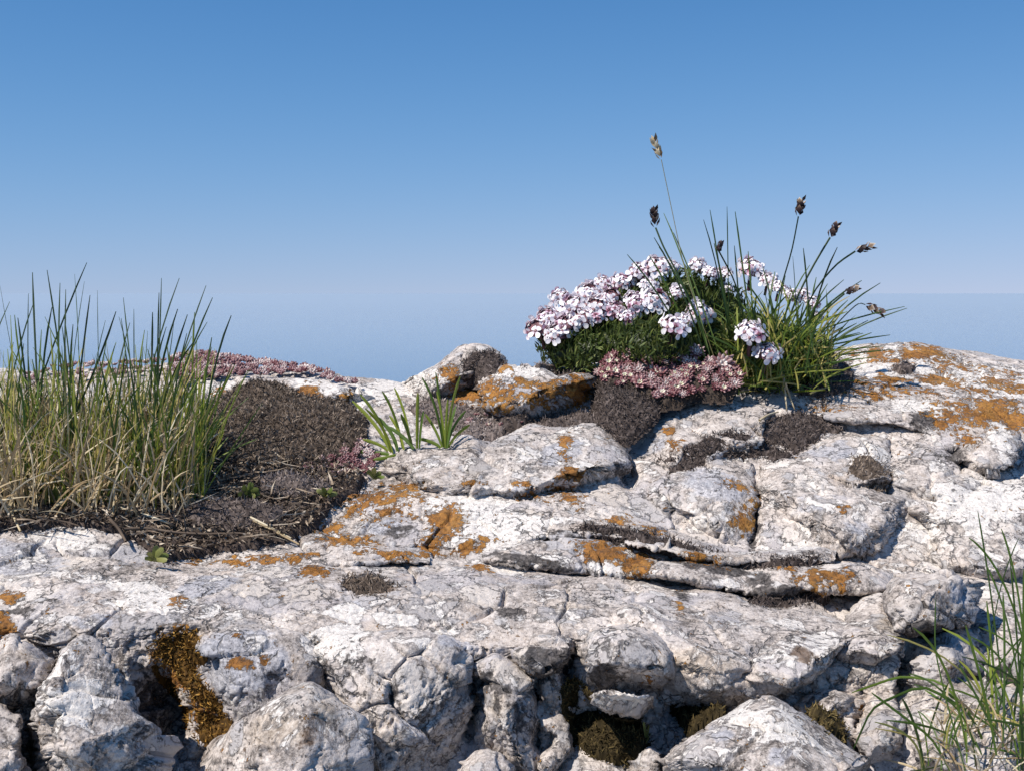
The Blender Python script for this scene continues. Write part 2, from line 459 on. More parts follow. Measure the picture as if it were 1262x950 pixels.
DARK = [(453, 722, 36, 14, 0, .9), (760, 572, 16, 18, 0, .5), (650, 690, 60, 7, 6, .9), (630, 752, 48, 12, 8, .6), (673, 812, 34, 30, 0, .65), (746, 830, 30, 16, 0, .6), (500, 850, 80, 60, 0, .38), (610, 850, 40, 50, 0, .5),  # dark growth, and shade painted in the left hollow and under ledges
    (330, 830, 70, 40, 0, .35), (440, 815, 50, 18, 0, .5), (560, 800, 22, 20, 0, .4), (880, 700, 60, 5, 8, .9), (1130, 750, 34, 26, 0, .5), (1145, 775, 26, 14, 0, .8), (1068, 577, 27, 18, 0, .65), (1090, 640, 60, 30, 0, .3),
    (930, 650, 8, 34, 0, .9), (960, 730, 46, 10, 0, .9), (935, 715, 20, 10, 0, .9), (1180, 560, 20, 10, 0, .7), (1140, 520, 24, 14, 30, .8), (490, 655, 34, 12, 0, .6), (580, 560, 20, 16, 0, .5), (500, 700, 40, 6, 0, .4),
    (20, 755, 40, 8, 0, .6), (60, 745, 40, 5, 0, .5), (180, 870, 40, 60, 0, .5), (1000, 780, 40, 14, 0, .4), (640, 880, 30, 40, 0, .4), (800, 800, 40, 20, 0, .4), (940, 745, 40, 10, 0, .5), (1140, 840, 50, 40, 0, .35),
    (1112, 468, 18, 5, 0, .9), (700, 660, 60, 7, 6, .5), (905, 560, 50, 14, 0, .4), (1010, 860, 40, 14, 0, .5), (840, 735, 20, 12, 0, .6)]
EARTH = [(994, 806, 30, 12, 0, .8), (1150, 800, 24, 20, 0, .7), (470, 730, 40, 8, 0, .7), (130, 746, 50, 8, 5, .6), (860, 790, 60, 20, 0, .3), (800, 850, 60, 30, 0, .4), (1100, 790, 20, 20, 0, .5), (690, 830, 30, 30, 0, .4), (600, 835, 30, 24, 0, .5),
    (620, 720, 80, 16, 8, .35), (500, 715, 50, 8, 0, .5), (980, 640, 40, 20, 0, .2), (380, 900, 20, 40, 20, .7), (330, 920, 50, 30, 0, .5), (1000, 870, 30, 20, 0, .5), (230, 700, 60, 10, 0, .4), (720, 745, 60, 12, 8, .4)]
ORANGE += [(560, 500, 20, 8, 0, 1), (600, 478, 20, 8, -30, .9), (660, 492, 30, 10, 10, .9), (640, 515, 20, 5, 0, .7), (720, 500, 10, 10, 0, .8), (500, 603, 40, 9, -5, .9), (445, 625, 30, 10, -20, .9), (600, 668, 24, 8, 0, .8), (650, 612, 30, 6, 5, .7), (520, 684, 40, 4, 0, .8), (760, 640, 30, 6, 8, .7), (700, 565, 10, 10, 0, .8), (930, 620, 8, 20, 0, .8), (1100, 478, 60, 5, 4, .8), (1140, 440, 60, 8, 4, .8), (1250, 480, 30, 8, 0, .8), (1170, 515, 40, 12, 5, .9), (860, 690, 40, 5, 6, .8), (985, 712, 18, 8, 0, .8), (370, 690, 40, 5, -5, .7), (340, 688, 30, 4, 0, .8), (1090, 445, 40, 6, 4, .8), (1180, 452, 40, 7, 8, .8), (1130, 482, 50, 6, 5, .7), (1225, 470, 40, 7, 8, .8), (1190, 500, 60, 6, 5, .8), (1060, 470, 20, 5, 0, .8), (1236, 500, 30, 9, 0, .9), (1180, 530, 20, 8, 0, .8), (1030, 505, 40, 5, 0, .5), (650, 500, 40, 8, 0, .5), (690, 470, 30, 6, 0, .6)]


BLUEGREY = [(300, 815, 66, 52, 0, 1), (258, 722, 46, 16, -10, 1), (20, 690, 80, 26, 5, .9), (690, 556, 40, 20, -20, .9), (880, 600, 56, 26, 20, .9), (1030, 556, 44, 14, 0, .9), (1000, 620, 40, 30, 0, .6), (120, 765, 40, 16, 0, .8), (560, 792, 26, 12, 20, 1), (720, 700, 50, 12, 8, .6),
    (1180, 735, 30, 20, 0, .7), (890, 905, 40, 20, 0, .7), (960, 935, 40, 16, 0, .7), (470, 650, 40, 14, 0, .8), (640, 605, 40, 8, 0, .6), (1060, 655, 40, 20, 0, .6), (815, 545, 30, 14, -20, .7), (500, 900, 40, 30, 0, .6), (430, 745, 40, 10, 0, .6)]
TAN = [(345, 900, 60, 40, 0, .9), (30, 805, 24, 20, 0, .8), (860, 815, 70, 26, 0, .9), (690, 745, 90, 14, 6, .6), (480, 740, 60, 8, 0, .5), (1085, 775, 30, 30, 0, .7), (930, 890, 60, 20, -20, .6), (620, 870, 30, 40, 0, .7), (400, 880, 30, 30, 0, .8), (900, 760, 60, 14, 10, .5), (760, 795, 40, 16, 0, .6), (340, 745, 60, 8, 0, .5), (1160, 600, 30, 20, 0, .5), (500, 870, 60, 40, 0, .4)]


def paint2(V, N):
    return paint(V, N, (BLUEGREY, TAN))


def paint(V, N, lists=None):
    px, py, d = UNP(V)
    wob = np.stack([pnoise(V * 90, 71), pnoise(V * 90, 72)], -1)
    px = px + wob[:, 0] * 9
    py = py + wob[:, 1] * 7
    out = np.zeros((len(V), 4), np.float32)
    for ch, L in enumerate(lists or (ORANGE, WHITE, DARK, EARTH)):
        for (cx, cy, rx, ry, an, s) in L:
            a = math.radians(an); ca, sa = math.cos(a), math.sin(a)
            dx, dy = px - cx, py - cy
            r = np.sqrt(((dx * ca + dy * sa) / (rx * 1.15)) ** 2 + ((-dx * sa + dy * ca) / (ry * 1.15)) ** 2)
            out[:, ch] = np.maximum(out[:, ch], s * np.clip(1.25 - r, 0, 1))
    if lists: return np.clip(out, 0, 1.4)
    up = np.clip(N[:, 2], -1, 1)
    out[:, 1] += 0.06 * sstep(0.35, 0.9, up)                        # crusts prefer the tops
    out[:, 2] += 0.16 * sstep(0.5, -0.3, up)  # dark channel is stronger on steep and downward faces
    out[:, 1] *= 0.86
    return np.clip(out, 0, 1.4)


def rock_relief(V, N, amp=1.0, face=None, seed=0):
    """signed relief in metres along the normal"""
    Wp = V + 0.010 * np.stack([pnoise(V * 45, 5), pnoise(V * 45, 6), pnoise(V * 45, 7)], -1)
    rough = (0.30 + 0.90 * sstep(0.75, 0.15, N[:, 2])) * (0.75 + 0.5 * sstep(-.25, .3, pnoise(V * 20, 33)))
    h = 0.0050 * fbm(V, 14, 3, 20 + seed)
    h += 0.0026 * fbm(Wp, 42, 3, 30 + seed, ridged=True) * rough
    h += 0.0019 * fbm(Wp, 130, 3, 40) * rough
    h += 0.0011 * fbm(Wp, 230, 2, 45, ridged=True) * rough * sstep(-.3, .3, pnoise(V * 30, 46))
    h += 0.0014 * fbm(Wp, 340, 3, 50, gain=0.7) * rough
    # hollows eaten into the limestone
    hol = fbm(Wp, 75, 2, 60)
    h -= 0.0030 * sstep(0.22, 0.5, hol) * rough
    hol = fbm(Wp, 190, 2, 64)
    h -= 0.0022 * sstep(0.22, 0.42, hol) * rough
    # chipped faces, joints, and plates standing at different heights
    Wq = V + 0.004 * np.stack([pnoise(V * 60, 15), pnoise(V * 60, 16), pnoise(V * 60, 17)], -1)
    e, cid, pl = voro_chip(Wq * np.array([26, 26, 34]), 3)
    sel = sstep(-0.1, 0.25, pnoise(V * 18, 91))
    h -= 0.0036 * (1 - sstep(0.0, 0.07, e)) * sel
    h += (0.0022 * (cid - 0.5) + 0.0062 * pl) * (0.35 + 0.65 * sel) * rough
    e, cid, pl = voro_chip(Wq * 74, 8)
    h += 0.0026 * pl * rough * sstep(-.2, .3, pnoise(V * 26, 92))
    h -= 0.0012 * (1 - sstep(0.0, 0.06, e)) * rough
    return h * amp


PTS_V, PTS_N = [], []            # every rock vertex, for setting plants down on the rock
ZX0, ZY0, ZW, ZH = -160, 380, 1600, 660


def zbuffer(V, N=None):
    """nearest rock depth (and normal) on the photograph's pixel grid"""
    px, py, d = UNP(V)
    ix, iy = np.round(px - ZX0).astype(int), np.round(py - ZY0).astype(int)
    ok = (ix >= 0) & (ix < ZW) & (iy >= 0) & (iy < ZH)
    k = np.where(ok)[0]
    k = k[np.argsort(-d[k], kind='stable')]
    Z = np.full((ZH, ZW), np.inf); ID = np.full((ZH, ZW), -1, int)
    Z[iy[k], ix[k]] = d[k]; ID[iy[k], ix[k]] = k
    for _ in range(2):
        best, bid = Z.copy(), ID.copy()
        for dy in (-1, 0, 1):
            for dx in (-1, 0, 1):
                z2 = np.roll(np.roll(Z, dy, 0), dx, 1); i2 = np.roll(np.roll(ID, dy, 0), dx, 1)
                m = (z2 < best - 0.012) if _ else ~np.isfinite(best) & np.isfinite(z2)
                m &= z2 < best
                best = np.where(m, z2, best); bid = np.where(m, i2, bid)
        Z, ID = best, bid
    return Z, ID


BASE_Z = None


def bilin(A, px, py):
    x = np.clip(np.asarray(px, float) - ZX0, 0, ZW - 1.001); y = np.clip(np.asarray(py, float) - ZY0, 0, ZH - 1.001)
    ix, iy = x.astype(int), y.astype(int); fx, fy = x - ix, y - iy
    return (A[iy, ix] * (1 - fx) + A[iy, ix + 1] * fx) * (1 - fy) + (A[iy + 1, ix] * (1 - fx) + A[iy + 1, ix + 1] * fx) * fy


def base_depth(px, py):
    return bilin(BASE_Z, px, py)



def mesh_normals(V, Fc, cen=None):
    a, b, c_, e = (V[Fc[:, k]] for k in range(4))
    fn = np.cross(c_ - a, e - b)
    N = np.zeros_like(V)
    for ax in range(3):
        acc = np.zeros(len(V))
        for k in range(4): acc += np.bincount(Fc[:, k], fn[:, ax], len(V))
        N[:, ax] = acc
    N /= np.linalg.norm(N, axis=1, keepdims=True) + 1e-15
    if cen is not None and ((V - cen) * N).sum() < 0: N = -N
    return N


def finish_mesh(name, V, N, Fc, parent=None, amp=1.0, seed=0, origin=None):
    h = rock_relief(V, N, amp, seed=seed)
    att, att2 = paint(V, N), paint2(V, N)
    h = h + sstep(.35, .6, att[:, 0]) * (0.0006 + 0.0009 * fbm(V, 420, 2, 77))          # lichen crusts stand proud
    V = V + N * h[:, None]
    PTS_V.append(V.astype(np.float32)); PTS_N.append(N.astype(np.float32))
    o0 = np.zeros(3) if origin is None else origin
    me = mesh_from(name, V - o0, Fc, M_ROCK, {'paint': att, 'film': att2})
    return link(name, me, parent, tuple(o0))


def finish_rock(name, G, wrap, parent=None, amp=1.0, seed=0, origin=None):
    N = grid_normals(G, wrap)
    r, c = G.shape[:2]
    if N[r // 2, c // 2, 2] - N[r // 2, c // 2, 1] < 0 and name != 'rock_ledge': N = -N
    return finish_mesh(name, G.reshape(-1, 3), N.reshape(-1, 3), grid_faces(r, c, wrap), parent, amp, seed, origin)


# ------------------------------------------------------------------ the bedrock: one sheet from the foot of the face over the ledges to beyond the crest
LX = [-500, -150, 0, 130, 250, 400, 520, 640, 760, 880, 1000, 1120, 1262, 1420, 1760]
LINES = [
    (14, [1180] * 15, [.50] * 15),
    (70, [955] * 15, [.570, .570, .572, .572, .572, .572, .574, .578, .582, .572, .556, .550, .548, .548, .548]),
    (70, [880] * 15, [.578, .578, .580, .580, .580, .580, .582, .586, .590, .588, .580, .575, .572, .572, .572]),
    (60, [800, 800, 800, 798, 800, 808, 820, 822, 822, 850, 860, 850, 850, 850, 850], [.588, .588, .588, .587, .587, .587, .588, .590, .592, .595, .597, .592, .59, .59, .59]),
    (60, [762, 762, 768, 762, 764, 778, 792, 792, 792, 822, 830, 815, 815, 815, 815], [.594, .594, .592, .590, .590, .588, .588, .588, .588, .592, .598, .598, .598, .598, .598]),
    (70, [715, 715, 722, 724, 726, 732, 738, 742, 748, 772, 786, 778, 788, 788, 788], [.63] * 15),
    (60, [650, 652, 658, 668, 690, 690, 695, 702, 720, 738, 748, 728, 735, 735, 735], [.70] * 15),
    (50, [600, 605, 610, 625, 642, 650, 650, 650, 660, 675, 682, 690, 690, 690, 690], [.745] * 15),
    (50, [540, 552, 565, 572, 592, 606, 602, 602, 606, 616, 606, 612, 620, 620, 620], [.79] * 15),
    (44, [490, 500, 508, 512, 520, 534, 534, 540, 548, 548, 552, 548, 552, 552, 552], [.86] * 15),
    (40, [466, 468, 470, 470, 470, 484, 492, 484, 476, 472, 474, 474, 488, 488, 496], [.93] * 15),
    (34, [456, 456, 455, 454, 444, 462, 474, 458, 438, 436, 432, 418, 440, 454, 470], [.98, .98, .98, .98, .98, .98, .98, .98, .98, .99, 1.04, 1.08, 1.06, 1.06, 1.06]),
    (16, [470, 470, 470, 468, 460, 478, 490, 476, 456, 452, 448, 432, 454, 468, 484], [1.12] * 9 + [1.14, 1.18, 1.2, 1.2, 1.2, 1.2]),
    (12, [600] * 15, [1.5] * 15),
    (0, [1000] * 15, [2.3] * 15),
]


def lin_smooth(x, xs, ys, r):
    y = np.interp(x, xs, ys)
    return y


# hollows and open joints in the outcrop: place, half width, half height, depth in metres
HOLLOWS = [(192, 890, 30, 56, .050), (218, 812, 26, 30, .006), (578, 872, 12, 46, .024), (706, 832, 12, 40, .026), (660, 885, 9, 46, .024), (738, 905, 50, 38, .028), (1215, 812, 30, 34, .040), (1250, 850, 24, 30, .030), (1062, 905, 11, 40, .025), (1122, 840, 14, 40, .03), (862, 880, 34, 14, .025),
    (60, 860, 10, 40, .03), (1008, 880, 24, 16, .02), (340, 850, 20, 16, .012), (1200, 760, 20, 30, .025), (960, 742, 44, 7, .014), (930, 640, 7, 34, .014), (776, 588, 12, 16, .02), (1170, 560, 16, 8, .015), (1096, 580, 5, 36, .010), (452, 722, 26, 9, .006)]


def build_bedrock():
    cols = np.concatenate([np.linspace(-500, -30, 90, endpoint=False), np.arange(-30, 1292, 1.45), np.linspace(1293, 1760, 90)])
    rows = []
    for k, (n, py, d) in enumerate(LINES):
        if k == len(LINES) - 1: break
        py2, d2 = LINES[k + 1][1:]
        A = P(cols, np.interp(cols, LX, py), np.interp(cols, LX, d))
        B = P(cols, np.interp(cols, LX, py2), np.interp(cols, LX, d2))
        t = np.arange(n) / n
        rows.append(A[None] * (1 - t)[:, None, None] + B[None] * t[:, None, None])
    rows.append(B[None])
    G = np.concatenate(rows, 0)
    G = blur1(G, 9, 0)
    G = blur1(G, 12, 1)
    V = G.reshape(-1, 3)
    px, py, dd = UNP(V)
    px = px + 5 * pnoise(V * 60, 51); py = py + 4 * pnoise(V * 60, 52)
    push = np.zeros(len(V))
    for (hx, hy, rx, ry, dp) in HOLLOWS:
        push = np.maximum(push, dp * np.exp(-(((px - hx) / rx) ** 2 + ((py - hy) / ry) ** 2) ** 1.5))
    V = V + np.array([0, 1.0, -0.25]) * push[:, None]
    # broad swells and bedding steps that fall to the right
    u = V[:, 2] + 0.10 * V[:, 0] + 0.012 * fbm(V, 7, 2, 81)
    ph = u * 60
    st = ph - np.floor(ph)
    step = sstep(0.0, 0.75, st) * 0.6 - sstep(0.75, 1.0, st) * 0.6
    mask = sstep(0.60, 0.68, V[:, 1])
    V = V + np.array([0, -0.35, 1.0]) * (0.0065 * step * mask * sstep(-.3, .3, pnoise(V * 9, 13)))[:, None]
    return finish_rock('bedrock', V.reshape(G.shape), False)


def catmull_closed(pts, n):
    pts = np.array(pts, float)
    L = np.linalg.norm(np.roll(pts, -1, 0) - pts, axis=1)
    s = np.concatenate([[0], np.cumsum(L)])
    q = np.linspace(0, s[-1], n, endpoint=False)
    P4 = np.concatenate([pts, pts[:1]])
    lin = np.stack([np.interp(q, s, P4[:, k]) for k in (0, 1)], -1)
    r = max(1, int(n * 0.008))
    k = np.exp(-0.5 * (np.arange(-3 * r, 3 * r + 1) / r) ** 2); k /= k.sum()
    return sum(w * np.roll(lin, j - 3 * r, 0) for j, w in enumerate(k))


def lump(name, pts, d, tilt=.03, fb=.03, back=.05, p=2.3, amp=1.0, facets=5, seed=0, parent=None, step=1.7, center=None, cut=0.22, own=False, fit=0.75):
    """a closed irregular block: its outline, the depth at its middle, how far its top leans back, its bulge towards the viewer and its thickness behind"""
    rng = np.random.default_rng(100 + seed)
    pts = np.array(pts, float)
    per = np.linalg.norm(np.roll(pts, -1, 0) - pts, axis=1).sum()
    n = int(per / step)
    O = catmull_closed(pts, n)
    c = O.mean(0) if center is None else np.array(center, float)
    size = np.linalg.norm(O - c, axis=1).mean()
    m = max(12, int(1.772 * size / step))
    h = max(O[:, 1].max() - O[:, 1].min(), 1)
    # a square grid folded onto the outline (front), then rings that close the back
    g = np.linspace(-1, 1, m)
    gx, gy = np.meshgrid(g, g)
    big = np.abs(gx) >= np.abs(gy)
    sx, sy = np.where(gx == 0, 1e-9, gx), np.where(gy == 0, 1e-9, gy)
    th = np.where(big, math.pi / 4 * gy / sx + np.where(gx < 0, math.pi, 0), math.pi / 2 - math.pi / 4 * gx / sy + np.where(gy < 0, math.pi, 0))
    rho = np.maximum(np.abs(gx), np.abs(gy))
    a0 = math.atan2(O[0, 1] - c[1], O[0, 0] - c[0])
    def pos(rho, th, sgn, amt):
        s_ = (th / (2 * math.pi) % 1.0) * n
        i0 = np.floor(s_).astype(int) % n; f_ = (s_ - np.floor(s_))[..., None]
        Oq = O[i0] * (1 - f_) + O[(i0 + 1) % n] * f_
        xy = c + rho[..., None] * (Oq - c)
        dep = d + tilt * (c[1] - xy[..., 1]) / h
        if fit and not own:
            dep = dep * (1 - fit) + fit * (base_depth(xy[..., 0], xy[..., 1]) + 0.004)
        dep = dep + sgn * amt * (np.clip(1 - rho ** p, 0, 1) ** (1 / p))
        return P(xy[..., 0], xy[..., 1], dep)
    Fr = pos(rho, th, -1, fb)
    idx = np.arange(m * m).reshape(m, m)
    loop = np.concatenate([idx[0, :-1], idx[:-1, -1], idx[-1, :0:-1], idx[:0:-1, 0]])
    tl = th.ravel()[loop]
    K = 8
    rb = np.linspace(1, 0.03, K + 1)[1:]
    Bk = pos(rb[:, None] + 0 * tl[None], tl[None] + 0 * rb[:, None], 1, back)
    V = np.concatenate([Fr.reshape(-1, 3), Bk.reshape(-1, 3)], 0)
    nl = len(loop)
    faces = [grid_faces(m, m)]
    prev = loop
    for k in range(K):
        cur = m * m + k * nl + np.arange(nl)
        faces.append(np.stack([prev, cur, np.roll(cur, -1), np.roll(prev, -1)], -1))
        prev = cur
    Fc = np.concatenate(faces, 0)
    cen = P(c[0], c[1], d) if not fit or own else V.mean(0)
    sz = size / F * d
    for k in range(facets):                                          # broken faces
        a = rng.uniform(0, 2 * math.pi)
        nrm = np.array([math.cos(a) * 0.8, -rng.uniform(0.35, 1.0), math.sin(a) * 0.8]); nrm /= np.linalg.norm(nrm)
        dist = (V - cen) @ nrm
        lim = np.quantile(dist, 1 - cut * rng.uniform(0.4, 1.2))
        ex = np.maximum(dist - lim, 0)
        V = V - nrm * (ex * 0.94)[:, None]
    N = mesh_normals(V, Fc, cen)
    V = V + N * (0.10 * sz * fbm(V + seed * 1.7, 1.1 / sz, 2, 7))[:, None]
    N = mesh_normals(V, Fc, cen)
    org = np.array([cen[0], cen[1], V[:, 2].min()]) if own else None
    return finish_mesh(name, V, N, Fc, parent, amp, seed, org)


def ledge(name, top, bot, d, tilt=.02, fb=.014, back=.03, p=2.6, amp=.8, seed=0, parent=None, step=1.6):
    """a long bed of rock between an upper and a lower edge (both run left to right)"""
    top, bot = np.array(top, float), np.array(bot, float)
    x0, x1 = top[0, 0], top[-1, 0]
    n = int((x1 - x0) / step)
    x = np.linspace(x0, x1, n)
    T, B = np.interp(x, top[:, 0], top[:, 1]), np.interp(x, bot[:, 0], bot[:, 1])
    T, B = blur1(T, 5, 0), blur1(B, 5, 0)
    cy, hh = (T + B) / 2, np.maximum((B - T) / 2, .6)
    m = max(10, int(hh.max() * 2 / 1.2))
    v = np.linspace(-1, 1, m)
    w = np.concatenate([v, np.linspace(1, -1, 8)[1:-1]])
    sg = np.concatenate([-np.ones(m), np.ones(6)])
    am = np.where(sg < 0, fb, back)
    endf = np.clip(np.minimum(np.arange(n), np.arange(n)[::-1]) / 22.0, 0.02, 1) ** .5
    Y = cy[None] + w[:, None] * hh[None]
    D = d + tilt * (-w[:, None]) + (sg * am * (1 - np.abs(w) ** p) ** (1 / p))[:, None] * endf[None]
    G = P(x[None] + 0 * Y, Y, D)
    G = np.concatenate([G, G[:1]], 0)
    return finish_rock(name, G[:, ::-1], False, parent, amp, seed)


BED = build_bedrock()
tag(BED, 'weathered pale grey limestone outcrop spotted with orange and white lichen', kind='structure')
BP = dict(parent=BED)
_z, _i = zbuffer(PTS_V[0])
_m = np.isfinite(_z).astype(float); _z = np.where(_m > 0, _z, 0)
for _ax in (0, 1): _z = blur1(_z, 9, _ax); _m = blur1(_m, 9, _ax)
BASE_Z = np.where(_m > 0.02, _z / np.maximum(_m, 1e-6), 1.0)

# rocks of the crest
lump('rock_knoll', [(449, 478), (469, 470), (491, 468), (515, 461), (538, 449), (556, 434), (570, 425), (584, 422), (602, 425), (618, 436), (632, 446), (640, 470), (620, 492), (590, 503), (540, 506), (490, 505), (455, 500)], .945, .03, .035, seed=1, fit=0, **BP)
lump('rock_block', [(592, 466), (604, 455), (618, 449), (645, 449), (668, 451), (690, 462), (708, 457), (728, 458), (732, 470), (731, 490), (729, 508), (700, 514), (660, 515), (625, 508), (600, 500), (588, 482)], .90, .035, .03, seed=2, facets=4, fit=0, **BP)
lump('rock_shelf', [(215, 482), (245, 462), (300, 462), (360, 464), (400, 466), (430, 474), (452, 482), (470, 500), (440, 506), (400, 506), (340, 500), (270, 500), (225, 498)], .93, .03, .025, seed=3, fit=.4, **BP)
ledge('rock_ledge', [(1015, 500), (1060, 490), (1118, 488), (1160, 478), (1262, 490), (1330, 500)], [(1015, 512), (1060, 520), (1110, 524), (1160, 545), (1220, 552), (1262, 566), (1330, 575)], .91, .03, .02, seed=4, **BP)
# rocks of the middle
lump('rock_hump', [(452, 598), (466, 576), (478, 566), (491, 557), (508, 552), (525, 550), (548, 548), (560, 538), (575, 536), (592, 542), (610, 542), (624, 533), (638, 526), (656, 519), (673, 524), (700, 526), (737, 523), (754, 533), (765, 546), (772, 560), (776, 576), (766, 590), (762, 606), (700, 612), (640, 612), (560, 612), (500, 612)], .80, .075, .026, seed=5, facets=3, cut=.12, amp=1.15, fit=.6, **BP)
lump('rock_hump', [(764, 560), (768, 547), (785, 534), (804, 523), (820, 510), (836, 500), (854, 491), (872, 487), (903, 492), (931, 499), (952, 503), (970, 512), (960, 545), (935, 560), (880, 572), (830, 580), (790, 580), (768, 574)], .865, .06, 0.022, seed=6, facets=3, cut=.15, amp=1.1, fit=.6, back=0.03, **BP)
lump('rock_hump', [(975, 580), (983, 556), (999, 543), (1030, 535), (1062, 538), (1092, 541), (1096, 560), (1100, 590), (1108, 618), (1080, 622), (1046, 612), (1010, 604), (985, 596)], .83, .055, 0.022, seed=7, facets=4, amp=1.1, fit=.92, back=0.02, **BP)
lump('rock_hump', [(1092, 560), (1098, 541), (1118, 539), (1142, 547), (1178, 563), (1209, 581), (1222, 596), (1220, 622), (1190, 640), (1150, 640), (1115, 628), (1098, 604)], .83, .055, 0.02, seed=8, facets=4, amp=1.1, fit=.92, back=0.02, **BP)
lump('rock_buttress', [(798, 600), (815, 588), (832, 579), (858, 570), (883, 562), (900, 559), (918, 563), (930, 568), (930, 600), (926, 635), (928, 668), (900, 668), (870, 660), (840, 650), (812, 632), (800, 615)], .775, .07, 0.02, seed=9, facets=3, cut=.15, amp=1.4, fit=.92, back=0.02, **BP)
lump('rock_buttress', [(934, 640), (934, 600), (936, 570), (958, 566), (978, 567), (1010, 578), (1046, 591), (1082, 604), (1118, 616), (1146, 634), (1162, 660), (1160, 684), (1128, 696), (1075, 690), (1030, 680), (1008, 682), (1000, 662), (965, 654), (940, 660)], .765, .07, 0.026, seed=10, facets=5, cut=.18, amp=1.25, fit=.92, back=0.02, **BP)
lump('rock_buttress', [(1122, 624), (1160, 614), (1190, 598), (1217, 587), (1262, 588), (1330, 600), (1360, 660), (1330, 730), (1262, 740), (1215, 725), (1180, 706), (1150, 690), (1150, 650)], .75, .08, 0.024, seed=11, facets=4, amp=1.2, fit=.92, back=0.02, **BP)
# bedding layers
ledge('rock_ledge', [(384, 660), (414, 634), (440, 616), (470, 600), (540, 594), (620, 596), (700, 602), (760, 612), (800, 632), (850, 650), (890, 664)], [(384, 668), (414, 672), (470, 676), (540, 684), (600, 682), (660, 668), (720, 662), (780, 668), (840, 676), (890, 680)], .765, .035, .022, seed=12, **BP)
ledge('rock_ledge', [(596, 676), (640, 668), (690, 662), (740, 664), (790, 672), (850, 686), (915, 694)], [(596, 688), (650, 700), (700, 706), (760, 714), (820, 716), (880, 712), (915, 706)], .715, .012, .016, seed=13, **BP)
ledge('rock_ledge', [(770, 660), (830, 668), (880, 678), (920, 680), (1010, 673), (1030, 680)], [(770, 668), (830, 682), (880, 690), (920, 690), (980, 694), (1030, 692)], .72, .014, .018, seed=14, **BP)
ledge('rock_ledge', [(780, 690), (850, 692), (930, 700), (960, 694), (1000, 694), (1050, 692), (1080, 700), (1100, 704)], [(780, 704), (850, 716), (930, 738), (960, 726), (1000, 728), (1050, 732), (1080, 728), (1100, 724)], .695, .012, .016, seed=15, **BP)
ledge('rock_ledge', [(250, 692), (300, 686), (360, 676), (420, 668), (480, 672), (530, 684)], [(250, 700), (300, 702), (360, 702), (420, 698), (480, 694), (530, 692)], .70, .01, .012, seed=16, **BP)
# the rounded slab in front: broad swells
lump('rock_slab', [(760, 770), (766, 735), (785, 715), (845, 714), (879, 725), (921, 733), (979, 742), (1000, 735), (1024, 752), (1050, 770), (1075, 800), (1085, 840), (1050, 875), (1000, 870), (950, 868), (920, 872), (890, 876), (850, 862), (815, 850), (780, 830), (762, 800)], .61, .085, .03, seed=17, facets=4, cut=.15, amp=0.8, fit=.9, **BP)
lump('rock_slab', [(1030, 800), (1038, 765), (1063, 734), (1086, 731), (1100, 748), (1110, 768), (1122, 790), (1129, 808), (1132, 832), (1110, 842), (1075, 850), (1045, 840)], .625, .05, .028, seed=18, amp=0.7, facets=5, **BP)
# blocks of the front face
lump('rock_block', [(388, 800), (410, 785), (450, 778), (510, 780), (555, 792), (574, 812), (582, 840), (588, 862), (580, 895), (566, 925), (560, 980), (470, 1000), (440, 960), (430, 900), (395, 860), (382, 830)], .575, .03, .028, p=2.8, seed=19, facets=3, amp=0.95, **BP)
lump('rock_block', [(238, 850), (244, 800), (256, 776), (290, 766), (330, 764), (372, 780), (390, 800), (396, 840), (380, 880), (330, 930), (260, 960), (240, 910)], .58, .035, .022, p=2.8, seed=20, facets=3, amp=0.9, **BP)
lump('rock_block', [(580, 840), (584, 818), (610, 806), (636, 818), (654, 830), (660, 870), (663, 905), (668, 960), (630, 980), (590, 975), (586, 930), (600, 885), (592, 860)], .572, .025, .022, p=2.8, seed=21, facets=4, amp=0.95, **BP)
lump('rock_block', [(636, 800), (660, 782), (690, 778), (706, 790), (710, 820), (702, 850), (686, 866), (664, 846), (648, 822)], .585, .02, .02, p=2.6, seed=22, facets=4, amp=0.9, **BP)
lump('rock_block', [(662, 866), (676, 860), (690, 872), (700, 892), (706, 930), (704, 980), (680, 985), (668, 940), (664, 900)], .565, .01, .018, seed=23, facets=4, amp=0.9, **BP)
lump('rock_block', [(714, 820), (718, 795), (730, 774), (770, 768), (806, 776), (824, 800), (830, 830), (812, 846), (780, 850), (745, 856), (722, 852)], .575, .035, .03, seed=24, facets=4, amp=0.9, **BP)
lump('rock_block', [(690, 985), (700, 930), (720, 905), (760, 900), (800, 930), (820, 985), (760, 1010)], .57, .02, .02, seed=25, facets=4, amp=0.9, **BP)
lump('rock_block', [(1050, 905), (1062, 884), (1086, 870), (1112, 878), (1122, 905), (1116, 935), (1100, 955), (1075, 945)], .57, .03, .025, seed=26, amp=0.7, facets=5, **BP)
lump('rock_block', [(976, 868), (994, 852), (1030, 848), (1060, 858), (1062, 884), (1048, 908), (1020, 900), (990, 886)], .59, .03, .02, seed=27, amp=0.7, facets=4, **BP)
lump('rock_block', [(1136, 800), (1150, 784), (1181, 770), (1200, 782), (1206, 810), (1196, 838), (1160, 848), (1136, 832)], .625, .04, .025, seed=28, amp=0.8, facets=4, **BP)
lump('rock_block', [(1120, 880), (1150, 846), (1200, 838), (1260, 850), (1330, 880), (1330, 1000), (1200, 1010), (1120, 985), (1108, 930)], .585, .05, .035, seed=29, amp=0.8, facets=5, **BP)

